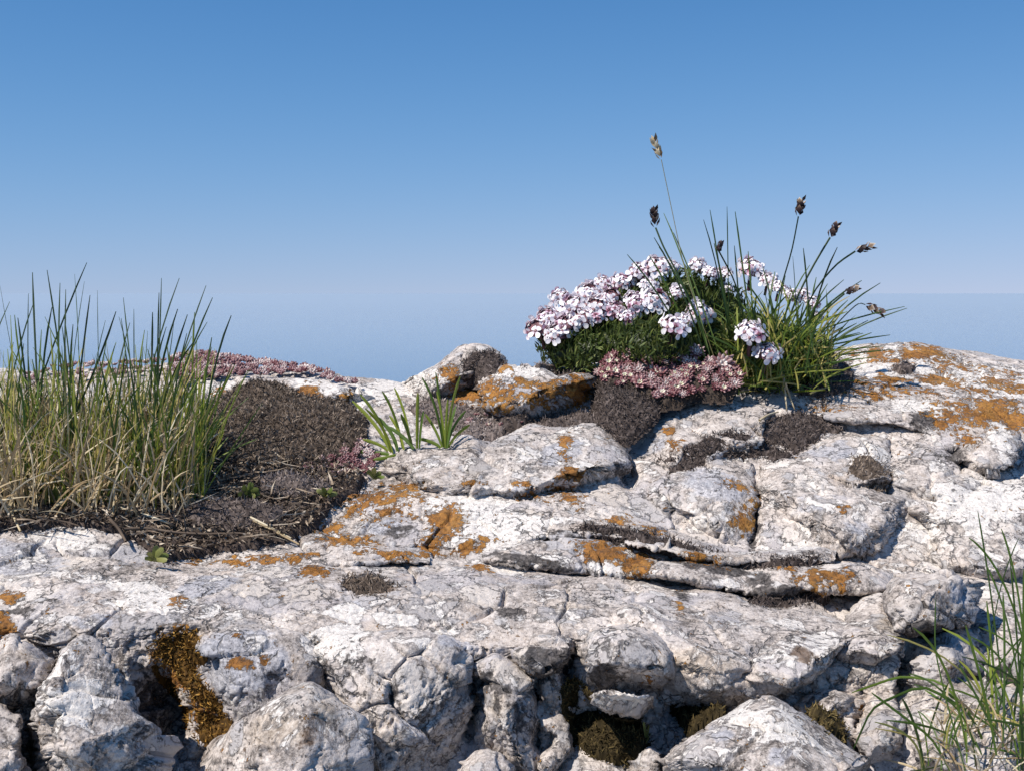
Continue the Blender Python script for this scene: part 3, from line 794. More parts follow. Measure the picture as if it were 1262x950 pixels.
# loose boulders: each a thing of its own
B_ = []
def boulder(label, *a, group='loose limestone boulders at the foot of the outcrop', **k):
    o = lump('boulder', *a, own=True, **k)
    tag(o, label, 'boulder', group)
    return o
boulder('rough pale boulder with a knobbed top, left of the dark hollow', [(30, 905), (44, 862), (62, 828), (76, 796), (88, 782), (102, 776), (118, 782), (130, 804), (142, 830), (153, 852), (168, 880), (196, 900), (212, 950), (205, 1000), (120, 1030), (40, 1000)], .535, .035, .04, seed=40, facets=7, cut=.24, amp=0.85, center=(105, 890))
boulder('small pale stone wedged behind the knobbed boulder, cut by the left edge', [(-40, 840), (-30, 800), (0, 790), (16, 780), (38, 791), (62, 812), (56, 836), (36, 860), (10, 868), (-20, 866)], .56, .03, .03, seed=41, amp=0.7, facets=5)
boulder('dark grey stone low in the bottom left corner', [(-50, 950), (-40, 890), (0, 868), (18, 880), (24, 922), (40, 960), (40, 1010), (-30, 1020)], .525, .02, .03, seed=42, amp=0.8, facets=4)
boulder('warm tan boulder with a dark crack down its face, bottom left of centre', [(222, 985), (228, 944), (240, 915), (256, 900), (280, 892), (308, 882), (334, 864), (356, 849), (384, 841), (402, 854), (424, 872), (444, 884), (453, 908), (456, 950), (450, 1000), (400, 1030), (300, 1030)], .525, .035, .032, seed=43, facets=7, cut=.24, amp=0.65)
boulder('small rounded pale stone cut off by the bottom edge at the middle', [(566, 960), (570, 938), (584, 924), (600, 920), (618, 924), (634, 940), (642, 970), (620, 1000), (580, 1000)], .54, .02, .022, seed=44, amp=0.7, facets=4)
boulder('broad pale triangular boulder at the bottom right of centre', [(800, 990), (811, 945), (830, 922), (850, 906), (880, 890), (908, 878), (930, 861), (952, 854), (980, 868), (1010, 891), (1048, 918), (1085, 940), (1120, 975), (1080, 1030), (900, 1050), (810, 1030)], .525, .06, .035, seed=45, facets=7, cut=.24, amp=0.75)
boulder('grey fluted stone with a round pale lichen disc, left of the right hand grass', [(1091, 732), (1105, 714), (1147, 711), (1173, 703), (1200, 714), (1208, 745), (1196, 772), (1162, 778), (1140, 786), (1126, 790), (1110, 768), (1094, 750)], .635, .045, .035, seed=46, facets=5, amp=1.0)
boulder('small white angular stone under the orange band on the right', [(1184, 566), (1192, 546), (1207, 534), (1226, 525), (1252, 531), (1260, 552), (1250, 575), (1227, 584), (1200, 580)], .835, .05, .02, seed=47, amp=0.8, facets=0)
boulder('flat whitish stone lying over the olive moss pocket', [(726, 860), (740, 850), (756, 850), (780, 856), (806, 862), (812, 876), (790, 884), (764, 882), (744, 872)], .545, .02, .02, seed=48, facets=4)
boulder('little grey cobble under the lower right grass', [(1128, 922), (1140, 905), (1165, 900), (1190, 912), (1192, 940), (1165, 955), (1135, 948)], .55, .02, .02, seed=49, facets=4)
boulder('thin white sliver of stone beside the olive moss, at the bottom edge', [(790, 960), (793, 930), (800, 918), (812, 925), (814, 960), (805, 985)], .545, .01, .012, seed=50, facets=3)
# ------------------------------------------------------------------ where the rock is: for setting plants on it
AV = np.concatenate(PTS_V).astype(np.float64)
AN = np.concatenate(PTS_N).astype(np.float64)
FZ, FID = zbuffer(AV)
_m = np.isfinite(FZ).astype(float); _z = np.where(_m > 0, FZ, 0)
for _ax in (0, 1): _z = blur1(_z, 4, _ax); _m = blur1(_m, 4, _ax)
SZ = np.where(_m > 0.02, _z / np.maximum(_m, 1e-6), np.nan)
_bad = ~np.isfinite(SZ)
_fill = np.where(_bad, BASE_Z, SZ)
SZ = _fill
PADZ = SZ.copy()
for _ax in (0, 1): PADZ = blur1(PADZ, 5, _ax)


def snap(x, y):
    """slide a pixel down until it lies on rock, not on sky"""
    for _ in range(30):
        if np.isfinite(look(FZ, x, y)): break
        y += 1.5
    return x, y


def look(A, px, py):
    ix = np.clip(np.round(np.asarray(px) - ZX0).astype(int), 0, ZW - 1); iy = np.clip(np.round(np.asarray(py) - ZY0).astype(int), 0, ZH - 1)
    return A[iy, ix]


def surf(px, py, lift=0.0):
    """point of the smoothed rock surface seen at a pixel (arrays ok)"""
    return P(px, py, bilin(SZ, px, py) - lift)


def surf_n(px, py):
    i = look(FID, px, py)
    n = np.where((i >= 0)[..., None], AN[np.maximum(i, 0)], np.array([0, -.3, .95]))
    return n


def inside(px, py, poly):
    x, y = np.asarray(px, float), np.asarray(py, float)
    r = np.zeros(x.shape, bool)
    q = np.array(poly, float); n = len(q)
    for i in range(n):
        x1, y1 = q[i]; x2, y2 = q[(i + 1) % n]
        c = ((y1 > y) != (y2 > y)) & (x < (x2 - x1) * (y - y1) / (y2 - y1 + 1e-9) + x1)
        r ^= c
    return r


def edge_dist(px, py, poly):
    q = np.array(poly, float); n = len(q)
    d = np.full(np.shape(px), 1e9)
    for i in range(n):
        a, b = q[i], q[(i + 1) % n]
        ab = b - a
        t = np.clip(((px - a[0]) * ab[0] + (py - a[1]) * ab[1]) / (ab @ ab + 1e-9), 0, 1)
        d = np.minimum(d, np.hypot(px - a[0] - t * ab[0], py - a[1] - t * ab[1]))
    return d


def scatter(poly, spacing, rng, jitter=0.9):
    q = np.array(poly, float)
    x0, y0 = q.min(0); x1, y1 = q.max(0)
    sy = spacing * 0.7                                               # the ground is seen aslant
    X, Y = np.meshgrid(np.arange(x0, x1, spacing), np.arange(y0, y1, sy))
    X = X + (np.arange(X.shape[0]) % 2)[:, None] * spacing / 2
    X = X.ravel() + rng.uniform(-.5, .5, X.size) * spacing * jitter
    Y = Y.ravel() + rng.uniform(-.5, .5, Y.size) * sy * jitter
    k = inside(X, Y, poly)
    return X[k], Y[k]


VIEWUP = np.array([0.0, -0.42, 0.9]); VIEWUP /= np.linalg.norm(VIEWUP)


def unit(v):
    v = np.asarray(v, float)
    return v / (np.linalg.norm(v, axis=-1, keepdims=True) + 1e-12)


def strands(roots, dirs, length, width, rng, tone, tip_gain=0.25, bend=0.35):
    """thin two-triangle strands, returned as vertices, triangles, tones"""
    n = len(roots)
    side = unit(np.cross(dirs, unit(rng.normal(size=(n, 3)))))
    bendv = unit(np.cross(dirs, side)) * (rng.uniform(-1, 1, n) * bend)[:, None]
    L = length[:, None]
    mid = roots + dirs * L * .55 + bendv * L * .12
    tip = roots + dirs * L + bendv * L * .5
    w = (width / 2)[:, None] if np.ndim(width) else width / 2
    V = np.stack([roots - side * w, roots + side * w, mid + side * w * .8, mid - side * w * .8, tip], 1).reshape(-1, 3)
    b = np.arange(n)[:, None] * 5
    T = np.concatenate([b + [0, 1, 2], b + [0, 2, 3], b + [3, 2, 4]], 0)
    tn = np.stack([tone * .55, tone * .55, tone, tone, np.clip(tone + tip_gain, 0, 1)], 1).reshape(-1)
    return V, T, tn


def tone_attr(t):
    a = np.ones((len(t), 4), np.float32)
    a[:, 0] = t; a[:, 1] = t; a[:, 2] = t
    return {'tone': a}


# ------------------------------------------------------------------ materials of the plants
MOSS_GREY = [(0.0, (0.040, 0.031, 0.028)), (0.3, (0.155, 0.125, 0.113)), (0.6, (0.32, 0.265, 0.24)), (1.0, (0.66, 0.61, 0.58))]
M_MOSS = tone_material('grey_moss', MOSS_GREY, rough=.85, spec=.1)
M_MOSSB = tone_material('brown_moss', [(0.0, (0.034, 0.025, 0.019)), (0.3, (0.15, 0.115, 0.09)), (0.6, (0.35, 0.28, 0.22)), (1.0, (0.62, 0.55, 0.48))], rough=.85, spec=.1)
M_MOSSO = tone_material('olive_moss', [(0.0, (0.02, 0.015, 0.007)), (0.3, (0.055, 0.040, 0.018)), (0.6, (0.12, 0.088, 0.032)), (1.0, (0.26, 0.20, 0.09))], rough=.85, spec=.1)
M_MOSSG = tone_material('golden_moss', [(0.0, (0.05, 0.028, 0.010)), (0.35, (0.16, 0.085, 0.022)), (0.65, (0.32, 0.17, 0.035)), (1.0, (0.50, 0.33, 0.11))], rough=.85, spec=.1)
M_SOIL = tone_material('soil', [(0.0, (0.04, 0.03, 0.026)), (0.4, (0.14, 0.11, 0.096)), (0.7, (0.22, 0.175, 0.15)), (1.0, (0.42, 0.36, 0.32))], rough=.95, spec=.1, noise_scale=300, bump=.001)
M_LITTER = tone_material('litter', [(0.0, (0.03, 0.022, 0.018)), (0.4, (0.13, 0.095, 0.07)), (0.7, (0.33, 0.26, 0.19)), (1.0, (0.62, 0.54, 0.43))], rough=.8, spec=.2)
M_GRASS = tone_material('grass_blade', [(0.0, (0.030, 0.058, 0.020)), (0.35, (0.09, 0.155, 0.022)), (0.6, (0.245, 0.29, 0.036)), (0.8, (0.46, 0.38, 0.12)), (1.0, (0.62, 0.50, 0.26))], rough=.5, spec=.4, transl=.35)
M_STRAW = tone_material('straw', [(0.0, (0.10, 0.065, 0.035)), (0.4, (0.30, 0.21, 0.11)), (0.75, (0.52, 0.42, 0.26)), (1.0, (0.72, 0.64, 0.48))], rough=.6, spec=.3, transl=.15)
M_LEAF = tone_material('cushion_leaf', [(0.0, (0.014, 0.024, 0.007)), (0.4, (0.055, 0.082, 0.018)), (0.75, (0.115, 0.155, 0.035)), (1.0, (0.25, 0.25, 0.08))], rough=.5, spec=.4, transl=.2)
M_PETAL = tone_material('petal', [(0.0, (0.30, 0.10, 0.16)), (0.28, (0.66, 0.50, 0.60)), (0.5, (0.86, 0.80, 0.84)), (1.0, (0.92, 0.90, 0.91))], rough=.6, spec=.2, transl=.2)
M_BUD = tone_material('bud', [(0.0, (0.05, 0.022, 0.026)), (0.5, (0.18, 0.08, 0.095)), (1.0, (0.42, 0.27, 0.27))], rough=.6, spec=.3)
M_SEDUM = tone_material('stonecrop_leaf', [(0.0, (0.05, 0.014, 0.018)), (0.3, (0.18, 0.055, 0.062)), (0.5, (0.36, 0.20, 0.20)), (0.7, (0.54, 0.46, 0.34)), (0.85, (0.62, 0.60, 0.40)), (1.0, (0.75, 0.73, 0.60))], rough=.4, spec=.5, noise_scale=500)
M_SEDUMP = tone_material('pink_stonecrop_leaf', [(0.0, (0.045, 0.016, 0.018)), (0.3, (0.15, 0.055, 0.062)), (0.55, (0.31, 0.195, 0.195)), (0.8, (0.54, 0.46, 0.43)), (1.0, (0.76, 0.71, 0.66))], rough=.45, spec=.4, noise_scale=500)
M_SPIKE = tone_material('sedge_spike', [(0.0, (0.010, 0.006, 0.007)), (0.5, (0.045, 0.025, 0.025)), (0.8, (0.22, 0.15, 0.10)), (1.0, (0.60, 0.54, 0.46))], rough=.6, spec=.3)


# ------------------------------------------------------------------ pads: moss, soil
def pad(name, poly, height, mat, label=None, cat=None, group=None, kind=None, seed=0, per_px=0.28, slen=0.0036, swid=0.00075, tone=(.25, .6), round_px=None, parent=None, lumpy=.45, tip=.3, dfun=None):
    """a cushion that swells out of the rock inside an outline, covered in strands"""
    rng = np.random.default_rng(900 + seed)
    q = np.array(poly, float)
    x0, y0 = q.min(0) - 4; x1, y1 = q.max(0) + 4
    st = 2.2
    X, Y = np.meshgrid(np.arange(x0, x1, st), np.arange(y0, y1, st))
    inn = inside(X, Y, poly); ed = edge_dist(X, Y, poly)
    sd = np.where(inn, ed, -ed)
    sd = sd + 5 * fbm(np.stack([X.ravel() / 14, Y.ravel() / 14, 0 * X.ravel() + seed], -1), 1, 3, 3).reshape(X.shape)
    rp = round_px or max(6.0, sd.max())
    prof = lambda s: np.sqrt(np.clip(1 - (1 - np.clip(s / rp, 0, 1)) ** 2, 0, 1))
    hgt = height * prof(sd) - 0.003 * (sd < 1)
    B = P(X, Y, bilin(PADZ, X, Y) if dfun is None else dfun(X, Y))
    nz = fbm(B.reshape(-1, 3), 60, 3, seed).reshape(X.shape)
    hgt = hgt * (1 + lumpy * nz)
    G = B + VIEWUP * hgt[..., None]
    keep = sd > -5
    f = grid_faces(*X.shape)
    kv = keep.ravel()
    f = f[kv[f].all(1)]
    used = np.zeros(X.size, bool); used[f.ravel()] = True
    remap = np.cumsum(used) - 1
    V0 = G.reshape(-1, 3)[used]
    f = remap[f][:, ::-1]
    cenp = V0.mean(0); org = np.array([cenp[0], cenp[1], V0[:, 2].min()])
    # strands
    N = grid_normals(G[::-1])[::-1]
    flip = (N @ VIEWUP) < 0
    N = np.where(flip[..., None], -N, N)
    cand = np.where((sd > 5 * rng.random(sd.shape) ** 2 - 4.0).ravel())[0]
    Gs = B + VIEWUP * np.maximum(hgt, 0)[..., None]
    n = int(len(cand) * st * st * per_px)
    pick = rng.choice(cand, n)
    r = Gs.reshape(-1, 3)[pick] + rng.normal(size=(n, 3)) * 0.0006
    d = unit(0.55 * N.reshape(-1, 3)[pick] + 0.3 * VIEWUP + rng.normal(size=(n, 3)) * 0.55)
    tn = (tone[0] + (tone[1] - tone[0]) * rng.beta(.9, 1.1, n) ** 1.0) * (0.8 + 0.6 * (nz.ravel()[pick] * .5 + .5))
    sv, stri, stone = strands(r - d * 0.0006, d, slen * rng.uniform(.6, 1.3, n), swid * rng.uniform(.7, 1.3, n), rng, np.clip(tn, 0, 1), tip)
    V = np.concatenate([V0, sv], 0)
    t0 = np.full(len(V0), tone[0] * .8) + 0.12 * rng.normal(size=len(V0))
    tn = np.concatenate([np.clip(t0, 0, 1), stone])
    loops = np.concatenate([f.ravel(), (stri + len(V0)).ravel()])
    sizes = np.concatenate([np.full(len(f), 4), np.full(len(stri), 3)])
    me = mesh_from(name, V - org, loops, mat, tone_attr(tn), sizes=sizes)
    o = link(name, me, parent, tuple(org) if parent is None else Vector(org) - parent.location)
    return tag(o, label, cat, group, kind)


def blade_mesh(name, pts, width, mat, tone, segs=7, rng=None, fold=.35, tip_tone=0.0, blunt=.0, taper=7.0):
    """a folded leaf blade along a curve of three or more world points; returns the mesh with its origin at the root"""
    pts = np.array(pts, float)
    t = np.linspace(0, 1, segs + 1)
    if len(pts) == 3:
        C = ((1 - t) ** 2)[:, None] * pts[0] + (2 * t * (1 - t))[:, None] * pts[1] + (t ** 2)[:, None] * pts[2]
    else:
        u = np.linspace(0, 1, len(pts))
        C = np.stack([np.interp(t, u, pts[:, k]) for k in range(3)], -1)
        C[1:-1] = (C[:-2] + 2 * C[1:-1] + C[2:]) / 4
    T = unit(np.gradient(C, axis=0))
    yaw = rng.uniform(-.9, .9) if rng is not None else 0.3
    face = unit(np.array([math.sin(yaw), -math.cos(yaw), 0.15]))
    side = unit(np.cross(T, face)); nrm = unit(np.cross(side, T))
    prof = np.clip(np.minimum(0.7 + t * 1.2, 1.0) * np.clip((1 - t) * taper + .38, blunt, 1), 0.05, 1)
    w = (width / 2 * prof)[:, None]
    a, m, b = C - side * w, C + nrm * w * fold, C + side * w
    V = np.stack([a, m, b], 1).reshape(-1, 3)
    i = np.arange(segs)[:, None] * 3
    Fq = np.concatenate([i + [0, 1, 4, 3], i + [1, 2, 5, 4]], 0)
    tt = np.clip(tone + tip_tone * t, 0, 1)
    return mesh_from(name, V - pts[0], Fq, mat, tone_attr(np.repeat(tt, 3))), pts[0]


def blade(parent, ppts, depths, width, mat, tone, rng, name='blade', segs=7, tip_tone=0.0, blunt=0.0, fold=.35):
    pp = np.array(ppts, float)
    pts = [P(x, y, d) for (x, y), d in zip(pp, depths)]
    me, r = blade_mesh(name, pts, width, mat, tone, segs, rng, fold, tip_tone, blunt)
    off = Vector(r) - (parent.location if parent else Vector((0, 0, 0)))
    return link(name, me, parent, off)


def many_blades(name, specs, mat, parent, segs=5):
    """a mass of blades nobody could count as one part; specs: (three world points, width, tone)"""
    Vs, Fs, Ts = [], [], []
    t = np.linspace(0, 1, segs + 1)
    n0 = 0
    rng = np.random.default_rng(5)
    for pts, w, tone in specs:
        pts = np.array(pts)
        C = ((1 - t) ** 2)[:, None] * pts[0] + (2 * t * (1 - t))[:, None] * pts[1] + (t ** 2)[:, None] * pts[2]
        T = unit(np.gradient(C, axis=0))
        yaw = rng.uniform(-1.2, 1.2)
        side = unit(np.cross(T, np.array([math.sin(yaw), -math.cos(yaw), .2]))); nrm = np.cross(side, T)
        ww = (w / 2 * np.clip((1 - t) * 2.5, .08, 1))[:, None]
        Vs.append(np.stack([C - side * ww, C + nrm * ww * .4, C + side * ww], 1).reshape(-1, 3))
        i = np.arange(segs)[:, None] * 3 + n0
        Fs.append(np.concatenate([i + [0, 1, 4, 3], i + [1, 2, 5, 4]], 0))
        Ts.append(np.full((segs + 1) * 3, tone)); n0 += (segs + 1) * 3
    V = np.concatenate(Vs)
    loc = parent.location if parent else Vector((0, 0, 0))
    me = mesh_from(name, V - np.array(loc), np.concatenate(Fs), mat, tone_attr(np.concatenate(Ts)))
    return tag(link(name, me, parent), kind='stuff')


def dep(px, py):
    return float(bilin(SZ, px, py))


# ------------------------------------------------------------------ soil bank on the left
SOIL = [(-150, 540), (0, 556), (120, 570), (235, 575), (262, 560), (330, 560), (400, 575), (452, 590), (440, 606), (410, 628), (388, 652), (350, 668), (300, 678), (240, 686), (200, 693), (172, 672), (140, 658), (108, 650), (60, 652), (0, 656), (-150, 656)]
pad('soil', SOIL, .006, M_SOIL, 'dark crumbly soil pocket behind the left slab', kind='structure', seed=1, per_px=.16, slen=.0022, swid=.0009, tone=(.15, .6), round_px=16, lumpy=.9)


def litter():
    rng = np.random.default_rng(31)
    X, Y = scatter(SOIL, 2.7, rng, 1.4)
    n = len(X)
    B = surf(X, Y) + VIEWUP * (0.0065 + .002 * rng.random(n))[:, None]
    d = unit(rng.normal(size=(n, 3)) * np.array([.9, .9, .65]))
    L = rng.uniform(.0015, .007, n) * np.where(rng.random(n) < .15, 1.8, 1)
    V, T, tn = strands(B, d, L, rng.uniform(.0007, .0019, n), rng, np.clip(rng.beta(1.1, 1.3, n), 0, 1), 0.0, .5)
    k = 420
    X, Y = rng.uniform(-60, 400, k), rng.uniform(560, 690, k)
    ok = inside(X, Y, SOIL); X, Y = X[ok], Y[ok]; k = len(X)
    d = unit(rng.normal(size=(k, 3)) * np.array([1, .7, .12]))
    V2, T2, t2 = strands(surf(X, Y) + VIEWUP * .0088, d, rng.uniform(.010, .028, k), rng.uniform(.0006, .0012, k), rng, rng.uniform(.45, 1.0, k), 0.0, .7)
    T = np.concatenate([T, T2 + len(V)]); V = np.concatenate([V, V2]); tn = np.concatenate([tn, t2])
    me = mesh_from('plant_litter', V, T, M_LITTER, tone_attr(tn))
    tag(link('plant_litter', me), 'dry plant litter strewn over the dark soil', kind='stuff')


litter()

def BANK(x, y):
    """the sloping earth bank under the stonecrop and its moss"""
    w = sstep(728, 748, np.asarray(x, float))
    b = .880 + (490 - y) / 45 * .030 - .010 * np.sqrt(np.clip(1 - ((x - 820) / 95) ** 2, 0, 1))
    return (bilin(PADZ, x, y) - .006) * (1 - w) + w * np.minimum(b, bilin(PADZ, x, y) - .004)


# ------------------------------------------------------------------ moss cushions
MG = 'grey moss cushions on the limestone'
MOSSES = [
    ('big brown grey moss cushion right of the left grass tuft', [(236, 560), (242, 520), (262, 495), (290, 480), (318, 470), (342, 472), (372, 488), (405, 492), (436, 500), (455, 520), (452, 545), (440, 562), (410, 575), (370, 590), (330, 596), (290, 592), (255, 590)], .012, M_MOSSB, (.08, .60), .34),
    ('round dark moss tuft in the notch beside the crest knoll', [(569, 462), (574, 445), (586, 436), (604, 434), (618, 440), (616, 455), (600, 470), (584, 474)], .006, M_MOSS, (.03, .40), .3),
    ('small dark moss cushion at the foot of the orange spotted block', [(606, 512), (614, 502), (632, 497), (652, 504), (656, 518), (640, 526), (616, 526)], .006, M_MOSS, (.03, .40), .3),
    ('low moss fringe along the top of the central hump', [(655, 517), (675, 509), (705, 506), (735, 510), (755, 520), (772, 540), (768, 550), (750, 530), (735, 523), (700, 525), (672, 523)], .003, M_MOSS, (.10, .5), .3),
    ('dark moss cushion below the red stonecrop rosettes', [(731, 520), (730, 490), (736, 472), (756, 474), (780, 480), (795, 486), (812, 496), (812, 508), (800, 520), (790, 530), (774, 544), (764, 543), (748, 528)], .003, M_MOSS, (.0, .30), .3),
    ('long black moss band winding along a joint in front of the right hump', [(812, 567), (840, 555), (867, 539), (899, 531), (927, 535), (947, 547), (979, 559), (966, 570), (935, 564), (887, 560), (863, 574), (832, 580)], .002, M_MOSS, (.0, .3), .3),
    ('dark grey moss cushion on the ledge below the white flowers', [(934, 527), (951, 515), (983, 509), (1015, 513), (1040, 527), (1015, 536), (991, 552), (975, 554), (947, 544)], .005, M_MOSS, (.03, .40), .3),
    ('dark moss mound under the right edge of the flowering tuft', [(985, 488), (1000, 462), (1022, 444), (1042, 446), (1055, 462), (1052, 478), (1034, 486), (1010, 492)], .005, M_MOSS, (.03, .40), .32),
    ('fuzzy moss strip where the stonecrop meets the middle rock', [(556, 548), (575, 520), (600, 514), (625, 524), (612, 540), (590, 542), (572, 536)], .003, M_MOSS, (.3, .7), .26),
    ('black moss seam under the upper rock layer of the middle', [(705, 652), (722, 644), (760, 650), (800, 658), (850, 672), (900, 684), (896, 690), (850, 682), (790, 670), (745, 662)], .002, M_MOSS, (.0, .26), .26),
    ('thin black moss seam between the rock layers on the right', [(890, 690), (930, 686), (975, 688), (1012, 684), (1008, 694), (970, 698), (920, 700)], .002, M_MOSS, (.0, .24), .24),
    ('dark moss line under the layer with two orange patches', [(925, 742), (945, 732), (985, 732), (1015, 728), (1020, 738), (985, 744), (945, 748)], .002, M_MOSS, (.0, .24), .24),
    ('dark moss streak across the pale slab left of centre', [(418, 718), (432, 708), (455, 706), (474, 712), (488, 722), (470, 732), (438, 734)], .001, M_MOSSB, (.1, .45), .2),
    ('small dark moss patch on the white ridge at the right', [(1096, 455), (1112, 449), (1130, 452), (1128, 459), (1108, 461)], .004, M_MOSS, (.15, .5), .26),
    ('grey moss fringe on the shoulder below the crest knoll', [(640, 452), (665, 450), (700, 452), (725, 448), (732, 456), (700, 458), (668, 456)], .003, M_MOSS, (.2, .55), .24),
    ('brown moss film patch on the grey right hump', [(1042, 578), (1052, 562), (1072, 560), (1090, 574), (1098, 594), (1086, 604), (1060, 594)], .002, M_MOSSB, (.2, .6), .16),
    ('grey moss under the left stonecrop on the soil', [(318, 600), (350, 590), (400, 600), (425, 606), (400, 622), (360, 628), (320, 620)], .012, M_MOSS, (.22, .62), .26),
    ('dark moss at the edge of the soil above the slab', [(215, 640), (250, 625), (300, 624), (350, 634), (370, 650), (330, 662), (280, 668), (235, 662)], .013, M_MOSS, (.12, .42), .26),
    ('grey moss seam below the grass clumps', [(500, 500), (540, 490), (575, 500), (600, 505), (590, 520), (560, 530), (520, 520)], .003, M_MOSS, (.25, .65), .26),
]
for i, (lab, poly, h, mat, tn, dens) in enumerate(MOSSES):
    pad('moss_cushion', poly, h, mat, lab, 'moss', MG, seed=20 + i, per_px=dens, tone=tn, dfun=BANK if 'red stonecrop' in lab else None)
OLIVES = [
    ('golden brown moss coating the hollow right of the knobbed boulder', [(186, 800), (196, 782), (222, 776), (246, 782), (250, 806), (240, 826), (252, 846), (272, 866), (282, 888), (270, 908), (246, 912), (232, 890), (226, 862), (204, 842), (190, 822)], .003, M_MOSSG, (.1, .8)),
    ('dark olive moss filling the hollow between the front blocks', [(688, 858), (700, 846), (716, 850), (735, 866), (760, 880), (788, 888), (800, 905), (792, 930), (770, 944), (735, 936), (710, 915), (694, 888)], .012, M_MOSSO, (.1, .55)),
    ('olive moss lining the joint above the triangular boulder', [(996, 878), (1008, 874), (1030, 886), (1042, 902), (1040, 912), (1020, 904), (1002, 890)], .006, M_MOSSO, (.3, .8)),
    ('dark olive moss in the gap below the grey cobble on the right slab', [(830, 868), (845, 858), (880, 872), (900, 884), (880, 892), (850, 902), (836, 890)], .008, M_MOSSO, (.1, .5)),
]
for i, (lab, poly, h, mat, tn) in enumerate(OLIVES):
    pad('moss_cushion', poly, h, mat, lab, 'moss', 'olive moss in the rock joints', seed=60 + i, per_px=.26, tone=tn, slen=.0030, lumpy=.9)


# ------------------------------------------------------------------ stonecrop rosettes
def leaf_shape(length, width, thick, elev, yaw, t_root, t_tip, base_r=0.0):
    """a fat pointed leaf, 5 rings of 5"""
    ring = np.linspace(0, 2 * math.pi, 6)[:-1]
    s = np.array([0, .3, .62, .88, 1.0]); wv = np.array([.55, .95, 1.0, .55, .05])
    V, T = [], []
    for k in range(5):
        curve = elev + 0.35 * s[k]
        x = base_r + length * s[k] * math.cos(curve * .8); z = length * s[k] * math.sin(curve)
        for a in ring:
            V.append((x - math.sin(curve) * math.sin(a) * thick / 2 * wv[k], math.cos(a) * width / 2 * wv[k], z + math.cos(curve) * math.sin(a) * thick / 2 * wv[k]))
            T.append(t_root + (t_tip - t_root) * s[k])
    V = np.array(V)
    R = np.array([[math.cos(yaw), -math.sin(yaw), 0], [math.sin(yaw), math.cos(yaw), 0], [0, 0, 1]])
    f = []
    for k in range(4):
        for a in range(5):
            f.append((k * 5 + a, k * 5 + (a + 1) % 5, (k + 1) * 5 + (a + 1) % 5, (k + 1) * 5 + a))
    return V @ R.T, np.array(f), np.array(T)


def rosette_mesh(name, mat, rng, layers):
    """layers: (count, length, width, thick, elevation, tone root, tone tip)"""
    Vs, Fs, Ts, n0 = [], [], [], 0
    for li, (cnt, L, w, th, el, t0, t1) in enumerate(layers):
        off = rng.uniform(0, 6.28)
        for k in range(cnt):
            V, f, T = leaf_shape(L * rng.uniform(.85, 1.15), w, th, el + rng.uniform(-.12, .12), off + 2 * math.pi * k / cnt + rng.uniform(-.15, .15), t0, t1)
            Vs.append(V); Fs.append(f + n0); Ts.append(np.clip(T + rng.uniform(-.08, .08), 0, 1)); n0 += len(V)
    return mesh_from(name, np.concatenate(Vs), np.concatenate(Fs), mat, tone_attr(np.concatenate(Ts)))


RR = np.random.default_rng(77)
RED = [rosette_mesh('rosette', M_SEDUM, RR, [(8, 1.0, .52, .34, .15, .02, .30 + .12 * k), (7, .80, .46, .32, .6, .05, .45), (6, .62, .36, .26, .85, .74, .98)]) for k in range(3)] + \
      [rosette_mesh('rosette', M_SEDUM, RR, [(8, 1.0, .52, .34, .2, .02, .22), (6, .75, .45, .3, .75, .12, .40), (4, .5, .34, .26, 1.1, .30, .6)]) for k in range(2)]
PINK = [rosette_mesh('rosette', M_SEDUMP, RR, [(7, 1.0, .62, .5, .3, .0, .30 + .16 * k), (5, .75, .55, .45, .8, .15, .55 + .15 * k)]) for k in range(4)]
GREYR = [rosette_mesh('rosette', M_SEDUMP, RR, [(10, 1.0, .40, .2, .1, .1, .55), (9, .82, .38, .2, .45, .2, .75), (6, .5, .3, .2, .9, .5, 1.0)])]


def mat_of(name, label, cat, poly, spacing, r_px, meshes, lift, seed, group=None, extra=(), limit=300, dfun=None, face=0.0):
    rng = np.random.default_rng(seed)
    X, Y = scatter(poly, spacing, rng)
    order = rng.permutation(len(X))
    big, rest = order[:limit], order[limit:]
    cen = surf(np.mean(X), np.max(Y))
    root = empty(name, tuple(cen))
    tag(root, label, cat, group)
    spots = [(X[i], Y[i], r_px * rng.uniform(.7, 1.25), meshes[rng.integers(len(meshes))]) for i in big] + list(extra)
    for (x, y, r, me) in spots:
        x, y = snap(x, y); d = dep(x, y) if dfun is None else dfun(x, y); n = unit(0.5 * surf_n(x, y) + 0.6 * VIEWUP + face * np.array([0, -1, .35]) + rng.normal(size=3) * .22)
        o = bpy.data.objects.new('rosette', me); COL.objects.link(o); o.parent = root
        q = Vector(n).to_track_quat('Z', 'Y') @ Matrix.Rotation(rng.uniform(0, 6.28), 3, 'Z').to_quaternion()
        o.rotation_mode = 'QUATERNION'; o.rotation_quaternion = q
        s = r / F * d
        o.scale = (s, s, s * rng.uniform(.8, 1.1))
        o.location = Vector(P(x, y, d) + VIEWUP * (lift * .5 + .1 * s)) - root.location
    return root


